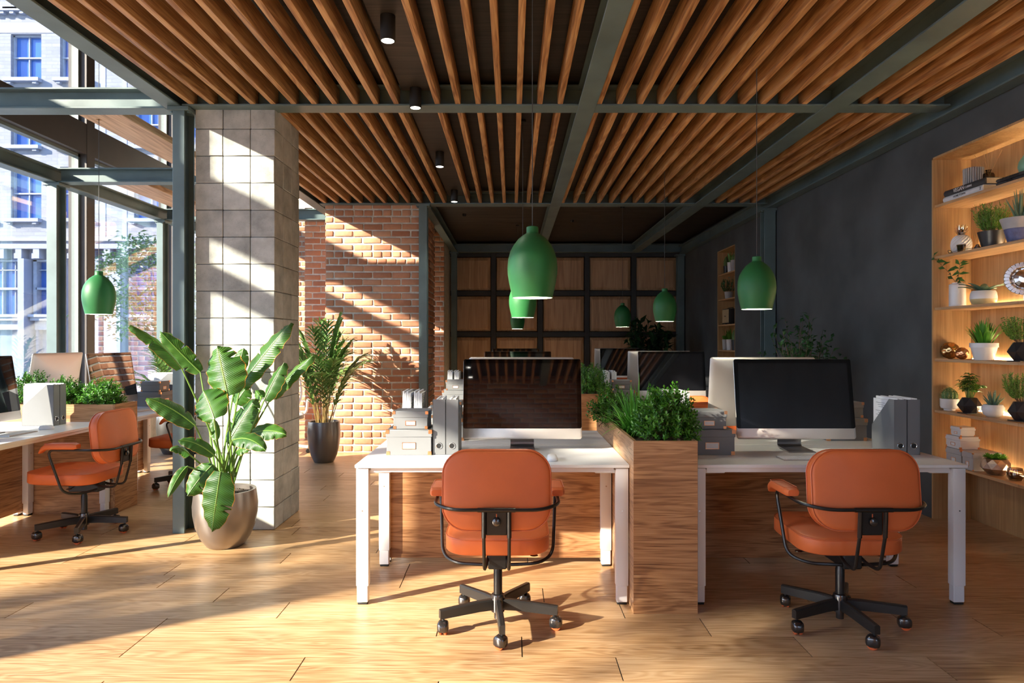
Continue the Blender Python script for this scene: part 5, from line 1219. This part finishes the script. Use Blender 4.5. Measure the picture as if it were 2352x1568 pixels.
# fifth shelf
z = SZ[4]
def cactus(r, hh, ribs=14, sp_n=9):
    def f(t, h):
        m = MB(); rr = []
        for i in range(13):
            u = i/12; q = r*(1-(max(0, u-.35)/.65)**2.4*.96) if u > .35 else r*(.86+.14*u/.35); rr.append([Vector((q*(1-.10*(k % 2))*math.cos(math.pi*k/ribs), q*(1-.10*(k % 2))*math.sin(math.pi*k/ribs), h-.006+hh*u)) for k in range(ribs*2)])
        m.loft(rr); m.build('cactus', M['cactus'], t, ang=20); s_ = MB(); rg = random.Random(1)
        for k in range(0, ribs*2, 2):
            for i in range(sp_n):
                u = (i+.5)/sp_n; q = r*(1-(max(0, u-.35)/.65)**2.4*.96) if u > .35 else r*(.86+.14*u/.35); b = Vector((q*math.cos(math.pi*k/ribs), q*math.sin(math.pi*k/ribs), h+hh*u))
                for j in range(3): d = Vector((math.cos(math.pi*k/ribs)+rg.gauss(0, .5), math.sin(math.pi*k/ribs)+rg.gauss(0, .5), rg.gauss(.2, .5))).normalized(); s_.tube([b, b+d*r*.26], r*.010, 3)
        s_.build('spines', M['spine'], t, smooth=False)
    return f
def cyl_pot(r, h, mat, foot=False):
    def f(t):
        pr = [(0, 0), (r*.6, 0), (r*.62, .012), (r*.9, .018), (r, .034), (r, h), (r-.006, h), (r-.008, h-.012), (0, h-.012)] if foot else [(0, 0), (r, 0), (r, h), (r-.006, h), (r-.008, h-.012), (0, h-.012)]
        MB().lathe(pr, 36).build('pot', mat, t); MB().lathe([(0, h-.008), (r-.0085, h-.010), (0, h-.011)], 20).build('soil', M['soil'], t); return h-.01
    return f
herb_pot('cactus_pot', 'round ribbed cactus in a white pot on the fifth niche shelf', 'potted plant', 2181, 3.43, z, cyl_pot(.066, .092, M['ceramic'], True), cactus(.058, .105))
def basil(t, h):
    rg = random.Random(3); c = Cloud(); st = MB()
    for i in range(24):
        a = rg.uniform(0, 6.28); k = rg.random(); e_ = Vector((.085*k*math.cos(a), .10*k*math.sin(a), h+.19*(1-.55*k)*rg.uniform(.75, 1.05))); b = Vector((.02*math.cos(a), .02*math.sin(a), h)); P = catmull([b, (b+e_)/2+Vector((0, 0, .03)), e_], 5); st.tube(P, .0022, 5, 0, .001)
        for j in range(3, 11, 2):
            for s_ in range(2): a2 = rg.uniform(0, 6.28); c.leaf(P[j], Vector((math.cos(a2), math.sin(a2), .25)), Vector((0, 0, 1)), .046*rg.uniform(.7, 1.2), .030, .25, .3)
    st.build('stems', M['stem'], t); c.build('foliage', M['basil'], t, True)
herb_pot('basil_pot', 'leafy basil in a black faceted pot on the fifth niche shelf', 'potted plant', 2227, 3.43, z, facet_pot(.080, .112, M['blackpot']), basil)
def bowl_pot(t):
    MB().lathe([(0, 0), (.036, 0), (.058, .016), (.071, .045), (.070, .070), (.060, .088), (.055, .088), (.054, .078), (0, .078)], 36).build('bowl', M['ceramic'], t, ang=60); MB().lathe([(0, .084), (.054, .081), (0, .079)], 20).build('soil', M['soil'], t); return .082
herb_pot('aloe_pot', 'spotted aloe in a white round bowl on the fifth niche shelf', 'potted plant', 2281, 3.44, z, bowl_pot, aloe(17, .105, .024, 1.3, 7))
herb_pot('rosemary_pot', 'rosemary in a black faceted pot, right edge of the fifth niche shelf', 'potted plant', 2349, 3.45, z, facet_pot(.084, .125, M['blackpot']), rosemary(.10, .19, 110, ll=.026, lw=.005, seed=6))
# lowest shelf: four grey and white boxes, faceted bowl, tumbler
z = SZ[5]
def sbox(lab, ya, yb, x0, x1, zb, h, mat):
    t = make_box(yb-ya, x1-x0, h, mat, lab); t.location = ((x0+x1)/2, (ya+yb)/2, zb); t.rotation_euler = (0, 0, R(-90)); t['group'] = 'boxes on the lowest niche shelf'
sbox('grey box at the bottom left of the small pile on the lowest niche shelf', 5.085, 5.26, 3.345, 3.56, z, .134, M['box_lt']); sbox('grey box at the bottom right of the small pile, next to the faceted bowl', 4.955, 5.070, 3.345, 3.56, z, .132, M['box_lt'])
sbox('white box lying across the small pile on the lowest niche shelf', 5.095, 5.262, 3.345, 3.49, z+.136, .094, M['ceramic']); sbox('smallest white box, topmost of the pile on the lowest niche shelf', 5.10, 5.215, 3.352, 3.46, z+.232, .068, M['ceramic'])
def geo_bowl(t):
    m = MB(); n = 9; rg_ = [(.050, 0, 0), (.092, .045, .5), (.088, .085, 0), (.072, .112, .5)]; RR = [[Vector((r*math.cos(2*math.pi*(k+o)/n), r*math.sin(2*math.pi*(k+o)/n), z_)) for k in range(n)] for r, z_, o in rg_]
    for q in range(3):
        a_, b_ = RR[q], RR[q+1]
        for k in range(n):
            if q % 2 == 0: m.face(a_[k], a_[(k+1) % n], b_[k]); m.face(a_[(k+1) % n], b_[(k+1) % n], b_[k])
            else: m.face(a_[k], a_[(k+1) % n], b_[(k+1) % n]); m.face(a_[k], b_[(k+1) % n], b_[k])
    m.face(*RR[0]); m.face(*[v*1 for v in RR[3]]); m.build('bowl', M['copper2'], t, smooth=False); return .112
M['copper2'] = plain('brushed_rose_metal', (.50, .38, .31), .3, .9, .3, 20)
def succ(t, h):
    for q, (cx, cy) in enumerate(((0, 0), (.035, .035), (-.035, .035), (.0, -.04), (.04, -.02), (-.04, -.015))):
        c = Cloud()
        for i in range(22): a = i*2.399; k = i/22; c.leaf(Vector((cx, cy, h)), Vector((math.cos(a)*(.2+k), math.sin(a)*(.2+k), 1.1-k)), Vector((0, 0, 1)), .040, .018, .35)
        c.build('succulent', M['grass'], t)
herb_pot('succulent_bowl', 'green succulents in a faceted rose metal bowl on the lowest niche shelf', 'potted plant', 2287, 3.43, z, geo_bowl, succ)
t = MB().lathe([(0, 0), (.036, 0), (.050, .020), (.052, .045), (.043, .082), (.0415, .082), (.050, .045), (.048, .022), (.034, .010), (0, .010)], 30).build('glass_tumbler', M['smoke_glass']); t.location = (3.42, sY(2332, 3.42), z+.0005); tag(t, 'smoky glass tumbler on the lowest niche shelf', 'glass')

# ---------------------------------------------------------------- far niche
def fpot(nm, lab, px, X, z, r, h, mat, pf): return herb_pot(nm, lab, 'potted plant', px, X, z, tpot(r*.8, r, h, mat), pf)
fpot('cactus_pot', 'cactus with yellow spines in a dark pot, top shelf of the far niche', 1668, 3.43, SZ[0], .045, .135, M['blackpot'], cactus(.040, .17, 9, 12))
fpot('aloe_pot', 'aloe in a narrow white pot, top shelf of the far niche', 1677, 3.43, SZ[0], .045, .17, M['ceramic'], blades(9, .19, .03, .3, 'basil', .1, 3))
fpot('cactus_pot', 'round green cactus in a grey concrete pot, top shelf of the far niche', 1687, 3.43, SZ[0], .060, .18, M['concrete_pot'], cactus(.052, .11, 8, 1))
fpot('eucalyptus_pot', 'small leaved trailing plant in a concrete pot, second shelf of the far niche', 1673.5, 3.43, SZ[1], .065, .115, M['concrete_pot'], rosemary(.17, .24, 16, 'ficus', .03, .018, 7))
t = thing('speaker', 'black speaker with tan cloth front on the third shelf of the far niche', 'speaker', (3.345, 10.72, SZ[2])); 
MB().box(.003, .17, -.19, .15, .012, .245, .008, 2).build('cabinet', M['black'], t); 
MB().box(-.001, .004, -.175, .135, .026, .232, .002, 1).build('cloth_front', M['wicker'], t); text_obj('lettering', 'Sound', .03, M['ink'], t, TM(-.0016, .03, .13))
for y_ in (-.14, .10): MB().cyl((.05, y_, 0), (.05, y_, .014), .012).build('foot', M['black'], t)
MB().tube(fillet([(.08, -.14, .243), (.08, -.14, .262), (.08, .10, .262), (.08, .10, .243)], .015), .006, 6).build('handle', M['black'], t)
fpot('succulent_pot', 'leafy succulent in a grey pot, fourth shelf of the far niche', 1666, 3.44, SZ[3], .050, .17, M['box_lt'], blades(14, .10, .045, .9, 'basil', .2, 4)); fpot('aloe_pot', 'upright aloe in a white pot, fourth shelf of the far niche', 1676, 3.43, SZ[3], .055, .17, M['ceramic'], blades(12, .20, .03, .5, 'basil', .1, 5))
fpot('cactus_pot', 'yellow spined cactus in a dark pot, fourth shelf of the far niche', 1687, 3.42, SZ[3], .045, .16, M['blackpot'], cactus(.040, .18, 9, 12))
